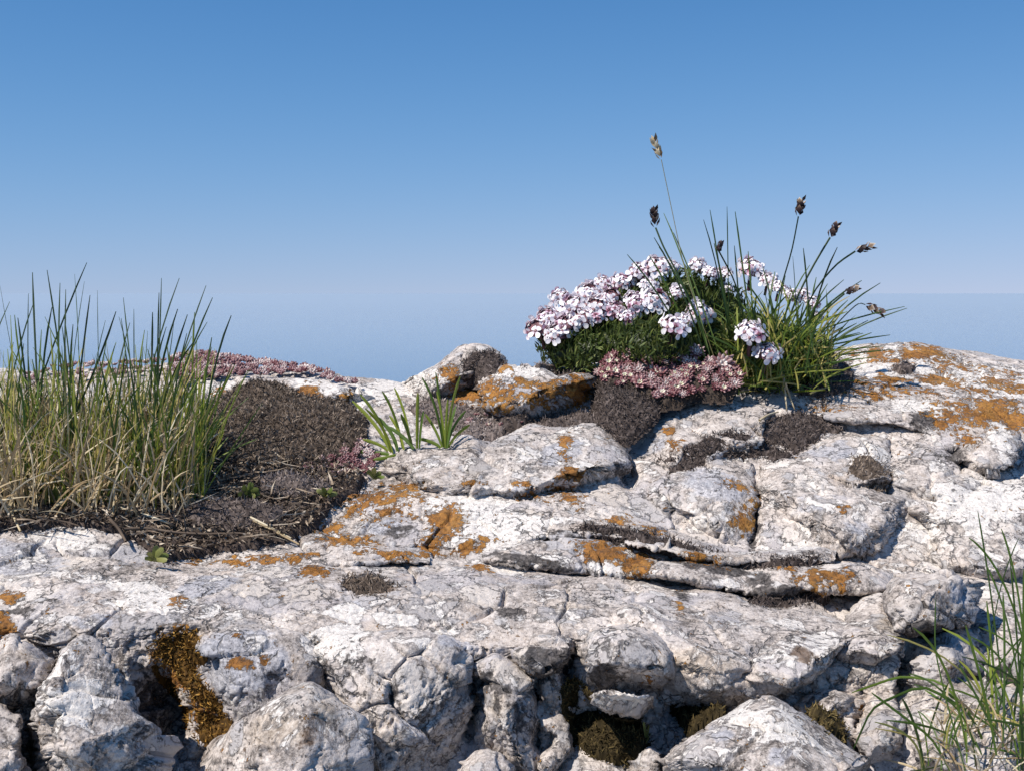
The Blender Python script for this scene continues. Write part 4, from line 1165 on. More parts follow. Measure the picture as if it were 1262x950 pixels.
SG = 'mats of stonecrop rosettes'
SED1 = [(734, 472), (738, 448), (752, 437), (776, 440), (800, 446), (825, 440), (850, 448), (880, 446), (905, 452), (912, 470), (905, 486), (880, 488), (856, 486), (840, 494), (820, 498), (800, 490), (780, 480), (756, 478)]
BIGR = [(890, 455, 17, GREYR[0]), (858, 440, 12, GREYR[0]), (846, 452, 10, GREYR[0]), (815, 488, 11, GREYR[0]), (786, 462, 11, GREYR[0]), (905, 478, 10, GREYR[0]), (871, 462, 9, GREYR[0]), (750, 452, 10, RED[0]), (758, 464, 11, RED[1]), (788, 478, 11, RED[2]),
        (797, 449, 10, RED[1]), (814, 447, 9, RED[2]), (810, 464, 10, RED[0]), (846, 470, 10, RED[0]), (833, 483, 10, RED[1]), (866, 474, 9, RED[2]), (745, 471, 8, RED[1]), (772, 445, 8, RED[2]), (832, 465, 8, RED[2])]
RM = mat_of('stonecrop_mat', 'dark red stonecrop rosettes with cream hearts below the white flowers', 'stonecrop', SED1, 11.0, 7.6, RED + RED + GREYR + GREYR + PINK[:2], .006, 5, SG, BIGR, dfun=BANK, face=1.5)
pad('dead_leaves', [(x + (4 if x < 800 else -4), y + 2) for x, y in SED1], .004, M_LITTER, kind='stuff', seed=99, per_px=.2, tone=(.05, .45), dfun=BANK, parent=RM)
mat_of('stonecrop_mat', 'pale pink stonecrop mat along the crest behind the left moss', 'stonecrop', [(205, 462), (214, 440), (245, 436), (290, 440), (330, 444), (370, 452), (410, 464), (440, 474), (444, 482), (420, 476), (385, 466), (340, 464), (300, 466), (262, 470), (230, 476)], 6.4, 5.9, PINK + PINK + RED[3:], .006, 6, SG, face=.7)
mat_of('stonecrop_mat', 'pink stonecrop patch between the soil and the hump, left of the grass clumps', 'stonecrop', [(352, 592), (362, 578), (385, 570), (412, 566), (430, 548), (446, 548), (462, 560), (470, 574), (455, 586), (430, 592), (400, 602), (375, 604)], 8.6, 5.8, PINK + PINK + RED[3:], .007, 7, SG, face=.7)
mat_of('stonecrop_mat', 'few red stonecrop beads in the shade at the soil edge, far left', 'stonecrop', [(14, 600), (24, 592), (38, 596), (42, 606), (30, 612), (18, 612)], 7.5, 5, RED[3:], .012, 8, SG)
mat_of('stonecrop_mat', 'row of small stonecrop beads along the moss below the crest block', 'stonecrop', [(560, 520), (585, 508), (608, 510), (640, 524), (668, 512), (672, 518), (640, 534), (605, 528), (580, 528)], 13, 4.5, PINK + RED, .004, 9, SG)
mat_of('stonecrop_mat', 'thin stonecrop fringe under the left grass, on the crest', 'stonecrop', [(20, 470), (60, 455), (130, 446), (205, 444), (208, 462), (150, 466), (80, 474), (30, 482)], 10, 5.5, PINK, .005, 10, SG)


# ------------------------------------------------------------------ grass tuft on the left
def left_tuft():
    rng = np.random.default_rng(3)
    r0 = surf(110, 610) + VIEWUP * .006
    root = empty('grass_tuft', tuple(r0))
    tag(root, 'dense tuft of green grass with straw at its foot, on the left', 'grass')
    tips = [(107, 324), (40, 336), (58, 333), (92, 338), (104, 347), (81, 357), (74, 349), (35, 362), (120, 358), (111, 364), (152, 367), (165, 381), (130, 395), (196, 361), (199, 343), (221, 343), (254, 352), (262, 367),
            (285, 389), (261, 416), (219, 381), (231, 388), (205, 403), (0, 352), (-6, 364), (42, 372), (64, 379), (160, 398), (143, 384), (182, 408), (12, 372), (22, 392), (90, 400), (240, 420), (188, 385), (-20, 340), (-40, 372)]
    spec = []
    for (x, y) in tips:
        lean = rng.normal(.16 if x > 150 else .02, .16)
        spec.append((x, y, min(244, x - lean * (600 - y)), rng.uniform(572, 622), 2.5 if rng.random() < .5 else 2.0, rng.uniform(.05, .4)))
    for _ in range(255):
        rx = rng.uniform(-70, 252) if rng.random() < .55 else rng.choice([rng.normal(70, 42), rng.normal(205, 26)])
        rx = min(rx, 250); ry = rng.uniform(560, 634)
        spec.append((rx + rng.normal() * 34 + (rx - 110) * .16, rng.uniform(425, 550) if rng.random() < .82 else rng.uniform(385, 440), rx, ry, rng.uniform(1.4, 2.4), rng.uniform(.22, .95)))
    for (tx, ty, rx, ry, w, tone) in spec:
        d0 = dep(rx, ry) - .008
        d1 = d0 + rng.uniform(-.035, .03)
        cx_ = rx + (tx - rx) * rng.uniform(.1, .62) + rng.normal() * 7; cy_ = ry + (ty - ry) * rng.uniform(.5, .65)
        blade(root, [(rx, ry + 3), (cx_, cy_), (tx, ty)], [d0, (d0 + d1) / 2, d1], w / F * d0, M_GRASS, tone if ty < 400 else tone + .1, rng, tip_tone=-.30)
    S2 = []
    for _ in range(1300):
        rx = rng.uniform(-110, 240); ry = rng.uniform(545, 640)
        up = rng.random() < .6; L = rng.uniform(60, 150) if up else rng.uniform(25, 90); a = rng.normal(0, .42) if up else rng.normal(0, 1.3)
        d0 = dep(rx, ry) - .010
        d1 = d0 + rng.uniform(-.03, .02)
        tx, ty = rx + L * math.sin(a), ry - abs(L * math.cos(a)) * .9
        if ty < 455: ty = 455 + rng.uniform(0, 70)
        if tx > 250: tx = 250 - rng.uniform(0, 25)
        mx, my = rx + (tx - rx) * .4 + rng.normal() * 12, ry + (ty - ry) * .7 - abs(rng.normal() * 8)
        S2.append(([P(rx, ry, d0), P(mx, my, (d0 + d1) / 2), P(tx, ty, d1)], rng.uniform(1.5, 3.0) / F * d0, rng.uniform(.35, 1)))
    many_blades('dry_straw', S2, M_STRAW, root)
    S3 = []
    for _ in range(1200):
        rx = rng.uniform(-110, 250); ry = rng.uniform(545, 632)
        d0 = dep(rx, ry) - .006
        tx, ty = rx + rng.normal() * 26, ry - rng.uniform(40, 135)
        S3.append(([P(rx, ry, d0), P(rx + (tx - rx) * .3, (ry + ty) / 2, d0), P(tx, ty, d0 + rng.uniform(-.03, .02))], rng.uniform(1.3, 2.2) / F * d0, rng.uniform(.35, .95)))
    many_blades('short_blades', S3, M_GRASS, root)


left_tuft()


def small_tuft(label, roots_tips, width, seed, tone=(.1, .45), name='grass_tuft', cat='grass', group=None, dd=.0):
    rng = np.random.default_rng(seed)
    (x0, y0) = roots_tips[0][0]
    root = empty(name, tuple(P(x0, y0, dep(x0, y0) - .004)))
    tag(root, label, cat, group)
    for (r, t) in roots_tips:
        d0 = dep(*r) - .005 - dd; d1 = d0 + rng.uniform(-.02, .012)
        mx = r[0] + (t[0] - r[0]) * rng.uniform(.1, .34); my = r[1] + (t[1] - r[1]) * rng.uniform(.52, .62)
        blade(root, [r, (mx, my), t], [d0, (d0 + d1) / 2, d1], width * rng.uniform(.8, 1.15) / F * d0, M_GRASS, rng.uniform(*tone), rng, name='leaf', segs=8, fold=.5)
    return root


small_tuft('left one of two short broad bladed grass clumps in front of the hump', [((481, 556), (434, 494)), ((482, 557), (444, 486)), ((484, 558), (450, 503)), ((478, 556), (447, 541)), ((480, 560), (440, 556)), ((490, 556), (462, 512)), ((496, 552), (471, 482)), ((498, 554), (480, 512)),
            ((506, 550), (486, 478)), ((508, 552), (494, 510)), ((510, 553), (478, 525)), ((514, 552), (515, 484)), ((517, 552), (522, 506)), ((488, 560), (460, 566))], 4.0, 41, (.3, .62), group='short grass clumps in front of the hump')
small_tuft('right one of two short broad bladed grass clumps in front of the hump', [((546, 550), (520, 465)), ((547, 551), (537, 459)), ((549, 551), (538, 482)), ((550, 551), (567, 464)), ((551, 552), (574, 506)), ((545, 551), (524, 510)), ((553, 551), (579, 523)), ((543, 552), (516, 540)), ((549, 552), (552, 492)), ((551, 552), (562, 500))], 4.0, 42, (.3, .62), group='short grass clumps in front of the hump')


# ------------------------------------------------------------------ seedlings
def seedling(label, x, y, leaves, seed, tone=(.3, .6), lift=.010):
    rng = np.random.default_rng(seed)
    d = dep(x, y) - lift
    root = empty('seedling', tuple(P(x, y, d)))
    tag(root, label, 'seedling', 'small green seedlings on the soil')
    for (dx, dy, w) in leaves:
        blade(root, [(x, y), (x + dx * .45, y + dy * .6 - 2), (x + dx, y + dy)], [d, d - .004, d - .006 + rng.uniform(-.004, .004)], w / F * d, M_LEAF, rng.uniform(.75, 1.0), rng, name='leaf', segs=6, fold=.3)


seedling('broad green seedling at the foot of the left grass', 66, 626, [(-14, -34, 9), (-3, -22, 10), (10, -16, 10), (16, -4, 8), (-10, -10, 8), (4, -28, 7)], 1)
seedling('small upright green seedling left of the twig', 119, 624, [(-4, -18, 6), (3, -16, 6), (-8, -8, 5), (7, -6, 5)], 2)
seedling('bright green seedling below the big moss cushion', 305, 614, [(-6, -16, 7), (6, -20, 8), (14, -12, 8), (-12, -6, 6), (10, -3, 7), (16, -6, 6)], 3)
seedling('green seedling hanging over the edge of the slab', 188, 690, [(6, -18, 8), (14, -14, 8), (20, -6, 8), (-6, -10, 6), (-10, -2, 5), (18, 0, 7)], 4, lift=.014)
seedling('dull olive seedling beside the pink stonecrop', 402, 612, [(-12, -8, 6), (-4, -12, 6), (8, -10, 6), (14, -4, 6), (2, -4, 5)], 5, lift=.012)
seedling('olive seedling in front of the left grass clump', 462, 590, [(-10, -10, 6), (-2, -14, 6), (8, -8, 6), (12, -2, 5)], 6, lift=.010)
seedling('thin green grass seedling by the lower olive moss', 797, 915, [(-4, -26, 4), (3, -22, 4), (6, -12, 4)], 7, lift=.008)


# ------------------------------------------------------------------ straws and twigs
def stalk(label, pts, width, tone, mat, lift, seed, name='dry_stalk', cat='dry stalk', group='dry stalks and twigs lying on soil and rock'):
    """a round stalk along pixel points, lying on or standing over the ground"""
    q = np.array(pts, float)
    u = np.linspace(0, 1, len(q)); t = np.linspace(0, 1, max(8, len(q) * 4))
    x, y = np.interp(t, u, q[:, 0]), np.interp(t, u, q[:, 1])
    x, y = blur1(x, 1, 0), blur1(y, 1, 0)
    dz = np.array([dep(a, b) for a, b in zip(x, y)])
    dz = np.minimum(dz, blur1(dz, 3, 0)) - np.interp(t, np.linspace(0, 1, len(lift)), lift)
    C = P(x, y, dz)
    T = unit(np.gradient(C, axis=0)); s = unit(np.cross(T, [0.1, .3, 1])); n = np.cross(s, T)
    r = width / 2 / F * dz * (1 - .45 * t)
    a = np.linspace(0, 2 * math.pi, 6)[:-1]
    G = C[:, None] + r[:, None, None] * (np.cos(a)[None, :, None] * s[:, None] + np.sin(a)[None, :, None] * n[:, None])
    me = mesh_from(name, G.reshape(-1, 3) - C[0], grid_faces(len(t), 5, True), mat, tone_attr(np.clip(tone + .1 * np.repeat(np.sin(t * 9 + seed), 5), 0, 1)))
    tag(link(name, me, None, tuple(C[0])), label, cat, group)


stalk('thick pale straw leaning on the slab at the far left', [(5, 607), (14, 630), (26, 656)], 5, .75, M_STRAW, [.018, .016, .010], 1)
stalk('pale straw lying across the soil below the grass', [(142, 624), (180, 634), (212, 646)], 4.5, .9, M_STRAW, [.018, .020, .020], 2)
stalk('long straw running down to the orange rock', [(236, 607), (275, 622), (330, 650), (372, 672)], 4, .6, M_STRAW, [.018, .02, .018, .008], 3)
stalk('second long straw beside it, ending on the orange rock', [(290, 628), (325, 645), (361, 664)], 4, .85, M_STRAW, [.02, .02, .01], 4)
stalk('crooked grey twig lying along the soil edge', [(150, 652), (180, 650), (215, 656), (255, 658), (300, 656), (334, 666)], 4.5, .35, M_LITTER, [.018, .018, .018, .018, .016, .012], 5)
stalk('short thick brown twig pointing down to the slab', [(127, 622), (134, 638), (146, 650), (156, 668)], 6, .3, M_LITTER, [.016, .018, .016, .012], 6)
stalk('arched pale straw at the foot of the left grass', [(145, 596), (158, 588), (180, 583)], 4, .85, M_STRAW, [.03, .034, .03], 7)
stalk('straight pale straw lying level in the left grass', [(66, 601), (100, 601), (134, 600)], 3.6, .7, M_STRAW, [.026, .028, .026], 8)
stalk('short brown straw lying by the foot of the grass', [(165, 606), (185, 610), (206, 614)], 3.2, .7, M_STRAW, [.024, .024, .022], 9)
stalk('bent straw over the red beads, far left', [(18, 624), (32, 616), (52, 620)], 3.4, .8, M_STRAW, [.018, .022, .018], 10)
stalk('upright pale stalk in the moss below the stonecrop', [(772, 537), (778, 515), (794, 486)], 4, .9, M_STRAW, [.010, .016, .022], 11)
stalk('thin slanting stalk below the stonecrop', [(766, 547), (795, 520), (826, 490)], 3, .55, M_STRAW, [.010, .016, .018], 12)
stalk('dry stalk hanging from the lower white flower', [(964, 452), (967, 475), (970, 508)], 3.6, .75, M_STRAW, [.05, .035, .006], 13)
stalk('second dry stalk below the lower white flower', [(967, 470), (974, 490), (980, 506)], 3, .7, M_STRAW, [.04, .02, .006], 14)
stalk('little curled stalk on the ledge under the flowers', [(935, 518), (948, 510), (960, 507)], 3.4, .85, M_STRAW, [.008, .010, .008], 15)
stalk('pale straw crossing the face of the big moss cushion', [(250, 550), (262, 538), (278, 529)], 3.4, .85, M_STRAW, [.034, .036, .034], 16)
TWIGS = [('thin dark twig in the litter just right of the leaning straw at far left', 60, 640, .2, 40), ('thin twig under the broad green seedling, tilted up to the right', 100, 640, -.3, 30), ('thin pale twig on the soil below the foot of the grass, sloping right', 230, 640, .15, 45),
         ('short twig running into the slab edge beside the crooked grey twig', 180, 662, .4, 36), ('thin twig crossing under the long straw on the soil', 270, 640, -.2, 30), ('thin twig left of the leaning straw at the far left edge', 20, 640, .1, 30), ('steep little twig under the pale straw that lies across the soil', 160, 632, -.5, 26), ('lightest thin twig on the slab edge above the hanging seedling', 210, 672, .1, 40)]
for k, (lab, x, y, a, L) in enumerate(TWIGS):
    stalk(lab, [(x, y), (x + L * .5 * math.cos(a), y + L * .5 * math.sin(a) - 2), (x + L * math.cos(a), y + L * math.sin(a))], 2.8, .25 + .07 * k, M_LITTER, [.016, .018, .015], 20 + k, 'twig', 'twig', 'thin broken twigs in the litter')
# ------------------------------------------------------------------ the flowering cushion on the ridge
def floret_mesh(rng, name='floret', fade=0.0):
    """four rounded petals (the outer two longer) round a small dark eye, on a tapering cup; unit size"""
    Vs, Fs, Ts, n0, mi = [], [], [], 0, []
    for k in range(4):
        yaw = math.pi / 4 + math.pi / 2 * k + rng.uniform(-.2, .2)
        L = (1.18 if k in (0, 3) else .82) * rng.uniform(.9, 1.1); w = .82 * rng.uniform(.9, 1.1)
        droop = rng.uniform(-.1, .6)
        s = np.array([.08, .34, .62, .86, 1.0]); wd = np.array([.22, .62, 1.0, .86, .42])
        for top in (0, 1):
            V = []
            for i in range(5):
                for j in (-1, 0, 1):
                    z = .10 + .16 * s[i] - droop * s[i] ** 2 + (-.08 if j == 0 else 0) * wd[i] - (0.0 if top else .05)
                    V.append((L * (s[i] if j == 0 or i < 4 else .95), j * w / 2 * wd[i], z))
            V = np.array(V)
            R = np.array([[math.cos(yaw), -math.sin(yaw), 0], [math.sin(yaw), math.cos(yaw), 0], [0, 0, 1]])
            f = np.array([(i * 3 + j, (i + 1) * 3 + j, (i + 1) * 3 + j + 1, i * 3 + j + 1) for i in range(4) for j in range(2)])
            if not top: f = f[:, ::-1]
            Vs.append(V @ R.T); Fs.append(f + n0); n0 += 15; mi += [0] * len(f)
            Ts.append(np.repeat(np.array([.10, .46, .86, .98, .90]) * (1 if top else .72), 3) + rng.uniform(-.06, .06))
    a = np.linspace(0, 2 * math.pi, 7)[:-1]
    for rr, zz in [((.10, .26), (-.75, .12))]:
        V = np.concatenate([np.stack([rr[i] * np.cos(a), rr[i] * np.sin(a), zz[i] + 0 * a], -1) for i in (0, 1)])
        V = np.concatenate([V, [[0, 0, .26]]])
        Vs.append(V); f = [(n0 + i, n0 + (i + 1) % 6, n0 + 6 + (i + 1) % 6, n0 + 6 + i) for i in range(6)] + [(n0 + 6 + i, n0 + 6 + (i + 1) % 6, n0 + 12, n0 + 12) for i in range(6)]
        Ts.append(np.concatenate([np.full(6, .1), np.full(6, .5), [1.0]]))
    Fq = np.concatenate(Fs)
    loops = np.concatenate([Fq.ravel(), np.concatenate([np.array(x)[:4 if i < 6 else 3] for i, x in enumerate(f)])])
    sizes = np.concatenate([np.full(len(Fq), 4), np.full(6, 4), np.full(6, 3)])
    return mesh_from(name, np.concatenate(Vs), loops, [M_PETAL, M_BUD], tone_attr(np.clip(np.concatenate(Ts) - fade, 0, 1)), sizes=sizes, matidx=mi + [1] * 12)


FR = np.random.default_rng(19)
FLORETS = [floret_mesh(FR) for _ in range(5)]
FADED = [floret_mesh(FR, fade=.25 + .15 * k) for k in range(4)]


def flower_head(root, x, y, r, d, rng, lean=(0, 0), dense=1.0, bud=0.25):
    """a domed head: a receptacle of purple buds with open florets set round it"""
    R = r / F * d
    c = P(x, y, d)
    axis = unit(np.array([lean[0], -.42 + lean[1], .85]))
    q = Vector(axis).to_track_quat('Z', 'Y')
    # receptacle: a low dome with bud knobs and a short stem
    A, B = 14, 7
    ph = np.linspace(0, 1.75, B); az = np.linspace(0, 2 * math.pi, A + 1)[:-1]
    D = np.stack([np.sin(ph)[:, None] * np.cos(az)[None], np.sin(ph)[:, None] * np.sin(az)[None], np.cos(ph)[:, None] + 0 * az[None]], -1)
    kn = 1 + .22 * np.sin(az * 5)[None] * np.sin(ph * 6)[:, None]
    D = D * kn[..., None] * np.array([.72, .72, .42])
    V = D.reshape(-1, 3) * R
    st = np.linspace(0, 1, 4)
    stem = np.stack([np.stack([.12 * R * np.cos(az[::2]), .12 * R * np.sin(az[::2]), -.1 * R - 1.3 * R * s + 0 * az[::2]], -1) for s in st])
    f1 = grid_faces(B, A, True)[:, ::-1]; f2 = grid_faces(4, 7, True) + len(V)
    tn = np.concatenate([np.clip(rng.uniform(.1, .8, len(V)), 0, 1), np.full(28, .25)])
    me = mesh_from('flower_head', np.concatenate([V, stem.reshape(-1, 3)]), np.concatenate([f1, f2]), M_BUD, tone_attr(tn))
    h = bpy.data.objects.new('flower_head', me); COL.objects.link(h); h.parent = root
    h.rotation_mode = 'QUATERNION'; h.rotation_quaternion = q
    h.location = Vector(c) - root.location
    n = int(dense * 16)
    old = rng.random() < bud * .5
    g = math.pi * (3 - 5 ** .5)
    for i in range(n):
        f = (i + .5) / n
        if rng.random() < bud * (1 - f): continue
        p_ = 1.32 * f ** .55; a = i * g + rng.uniform(-.25, .25)
        nv = Vector((math.sin(p_) * math.cos(a), math.sin(p_) * math.sin(a), math.cos(p_) * 1.0))
        pos = Vector((math.sin(p_) * math.cos(a) * .80, math.sin(p_) * math.sin(a) * .80, math.cos(p_) * .5 + .03)) * R
        o = bpy.data.objects.new('floret', (FADED if rng.random() < (.55 if old else (.20 if bud > .3 else .06)) else FLORETS)[rng.integers(4)]); COL.objects.link(o); o.parent = h
        nn = (nv + Vector(rng.normal(size=3) * .16)).normalized()
        o.rotation_mode = 'QUATERNION'
        o.rotation_quaternion = nn.to_track_quat('Z', 'Y') @ Matrix.Rotation(a + rng.uniform(-.6, .6), 3, 'Z').to_quaternion()
        s = R * rng.uniform(.33, .46) * (.78 + .35 * f)
        o.scale = (s, s, s)
        o.location = pos
    return h


def mound_depth(x, y, bumps, base):
    """depth of the leafy mound at a pixel"""
    d = base
    for (cx, cy, rx, ry, b) in bumps:
        r2 = ((x - cx) / rx) ** 2 + ((y - cy) / ry) ** 2
        d = d - b * np.sqrt(np.clip(1 - r2, 0, 1))
    return d


def foliage(root, poly, bumps, base, n, seed, length=(.005, .010), name='foliage'):
    rng = np.random.default_rng(seed)
    q = np.array(poly, float); x0, y0 = q.min(0); x1, y1 = q.max(0)
    X = rng.uniform(x0, x1, n * 3); Y = rng.uniform(y0, y1, n * 3)
    k = inside(X, Y, poly); X, Y = X[k][:n], Y[k][:n]; n = len(X)
    dep_ = mound_depth(X, Y, bumps, base) + rng.uniform(-.004, .022, n)
    B = P(X, Y, dep_)
    # leaves stand in little whorls: neighbours share a shoot axis
    cell = np.floor(np.stack([X / 13, Y / 13], -1)).astype(int)
    h = _hash(cell[:, 0], cell[:, 1], cell[:, 0] * 0, 9)
    ax = unit(np.stack([((h & np.uint32(255)) / 128. - 1) * .55, -.35 + 0 * X, .9 + 0 * X], -1))
    cc = (cell + .5) * 13
    out = np.stack([(X - cc[:, 0]) / 8, -.25 + 0 * X, -(Y - cc[:, 1]) / 8], -1)
    d = unit(ax * .75 + out * .75 + rng.normal(size=(n, 3)) * .22)
    L = rng.uniform(*length, n)
    rr = np.hypot(X - cc[:, 0], Y - cc[:, 1]) / 9
    tn = np.clip(rng.uniform(.35, .8, n) + .2 * (1 - rr) + ((h >> np.uint32(9)) & np.uint32(63)) / 63. * .25 - .15, 0, 1)
    tn = np.where(rng.random(n) < .10, rng.uniform(.85, 1.0, n), tn)
    V, T, t = strands(B - d * .001, d, L, rng.uniform(.0012, .0020, n), rng, tn, .2, .5)
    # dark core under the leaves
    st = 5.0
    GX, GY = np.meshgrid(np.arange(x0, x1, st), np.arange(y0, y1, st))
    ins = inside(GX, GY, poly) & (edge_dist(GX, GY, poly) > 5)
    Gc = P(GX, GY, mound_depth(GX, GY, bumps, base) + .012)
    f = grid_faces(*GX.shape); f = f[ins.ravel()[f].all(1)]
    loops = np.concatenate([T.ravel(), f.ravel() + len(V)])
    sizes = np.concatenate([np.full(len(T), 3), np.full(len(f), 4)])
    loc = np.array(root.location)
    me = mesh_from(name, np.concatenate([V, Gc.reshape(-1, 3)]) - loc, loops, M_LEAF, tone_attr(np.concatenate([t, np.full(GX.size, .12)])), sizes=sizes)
    tag(link(name, me, root), kind='stuff')


CB = .995
BUMPS = [(745, 432, 118, 78, .055), (850, 410, 90, 80, .045), (800, 440, 120, 50, .03)]
CP_POLY = [(660, 428), (668, 405), (690, 388), (715, 374), (745, 356), (775, 346), (805, 338), (850, 332), (885, 345), (915, 360), (925, 400), (915, 430), (905, 452), (880, 456), (855, 454), (832, 449), (800, 452), (768, 449), (742, 454), (722, 458), (690, 460), (672, 452)]
plant = empty('flowering_cushion', tuple(P(770, 455, .93)))
tag(plant, 'leafy cushion plant crowded with white flower heads, left part of the ridge clump', 'flower')
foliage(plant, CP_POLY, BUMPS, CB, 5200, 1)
HR = np.random.default_rng(8)
HEADS = [(664, 406, 22), (688, 412, 22), (676, 392, 20), (700, 400, 20), (690, 368, 17), (708, 378, 21), (716, 396, 22), (726, 362, 21), (742, 352, 17), (738, 378, 22), (733, 392, 17), (757, 384, 18), (752, 366, 17), (768, 350, 20), (780, 370, 16),
         (788, 338, 20), (810, 332, 24), (800, 354, 16), (828, 330, 14), (786, 378, 20), (806, 374, 25), (834, 362, 14), (772, 392, 15), (860, 330, 17), (830, 404, 22), (862, 388, 23), (846, 396, 14), (876, 338, 13)]
for (x, y, r) in HEADS:
    d = float(mound_depth(np.float64(x), np.float64(y), BUMPS, CB)) - .010
    flower_head(plant, x, y, r * .92, d, HR, ((x - 770) / 400, 0), 1.0, .35 if x < 790 else 0)

# the right plant: grassy sedge tuft with its own stems, and flowers that peep through it
BUMPS2 = [(960, 430, 100, 90, .05), (900, 420, 60, 60, .02)]
plant2 = empty('flowering_cushion', tuple(P(930, 470, .93)))
tag(plant2, 'small leafy cushion with white flower heads in front of the sedge blades', 'flower')
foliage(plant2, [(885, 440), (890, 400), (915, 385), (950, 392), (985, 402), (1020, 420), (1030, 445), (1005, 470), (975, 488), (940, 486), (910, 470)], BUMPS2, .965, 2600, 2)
for (x, y, r, dd) in [(925, 412, 23, .016), (945, 437, 20, .018), (958, 432, 10, .016), (925, 333, 21, .0), (946, 346, 15, -.01), (960, 356, 13, -.01), (975, 366, 14, -.012), (1000, 374, 14, -.015), (990, 362, 10, -.015), (892, 338, 12, -.01), (1008, 392, 10, -.015), (896, 356, 9, -.01)]:
    d = float(mound_depth(np.float64(x), np.float64(y), BUMPS2, .965)) - dd
    flower_head(plant2, x, y, r * .95, d, HR, ((x - 930) / 300, 0), 1.0, 0)


# ------------------------------------------------------------------ sedge tuft with dark spikes
def spike(parent, p0, p1, wid, rng, pale=.2):
    """a seed spike: overlapping pointed scales round an axis from p0 to p1"""
    p0, p1 = np.array(p0), np.array(p1)
    ax = p1 - p0; L = np.linalg.norm(ax); ax = ax / L
    s0 = unit(np.cross(ax, [0.3, 1, .2])); n0 = np.cross(s0, ax)
    Vs, Fs, Ts, k0 = [], [], [], 0
    n = 13
    for k in range(n):
        f = k / n; a = k * 2.4
        rad = unit(math.cos(a) * s0 + math.sin(a) * n0)
        tang = np.cross(ax, rad)
        b = p0 + ax * L * f * .78 + rad * wid * .12
        ln = L * rng.uniform(.32, .46); open_ = rng.uniform(.25, .6)
        d = unit(ax + rad * open_)
        w = wid * rng.uniform(.26, .38)
        Vs.append(np.array([b, b + d * ln * .45 + tang * w, b + d * ln * .5 + rad * wid * .14, b + d * ln * .45 - tang * w, b + d * ln]))
        Fs.append(np.array([(0, 1, 2), (0, 2, 3), (1, 4, 2), (2, 4, 3)]) + k0); k0 += 5
        t = .9 if rng.random() < pale else rng.uniform(.1, .55)
        Ts.append(np.array([.15 if t < .8 else .6, t, t * .8, t, min(1, t + .35)]))
    loc = np.array(parent.location)
    me = mesh_from('seed_spike', np.concatenate(Vs) - p0, np.concatenate(Fs), M_STRAW if pale > .8 else M_SPIKE, tone_attr(np.concatenate(Ts)))
    return link('seed_spike', me, parent, tuple(p0 - loc))


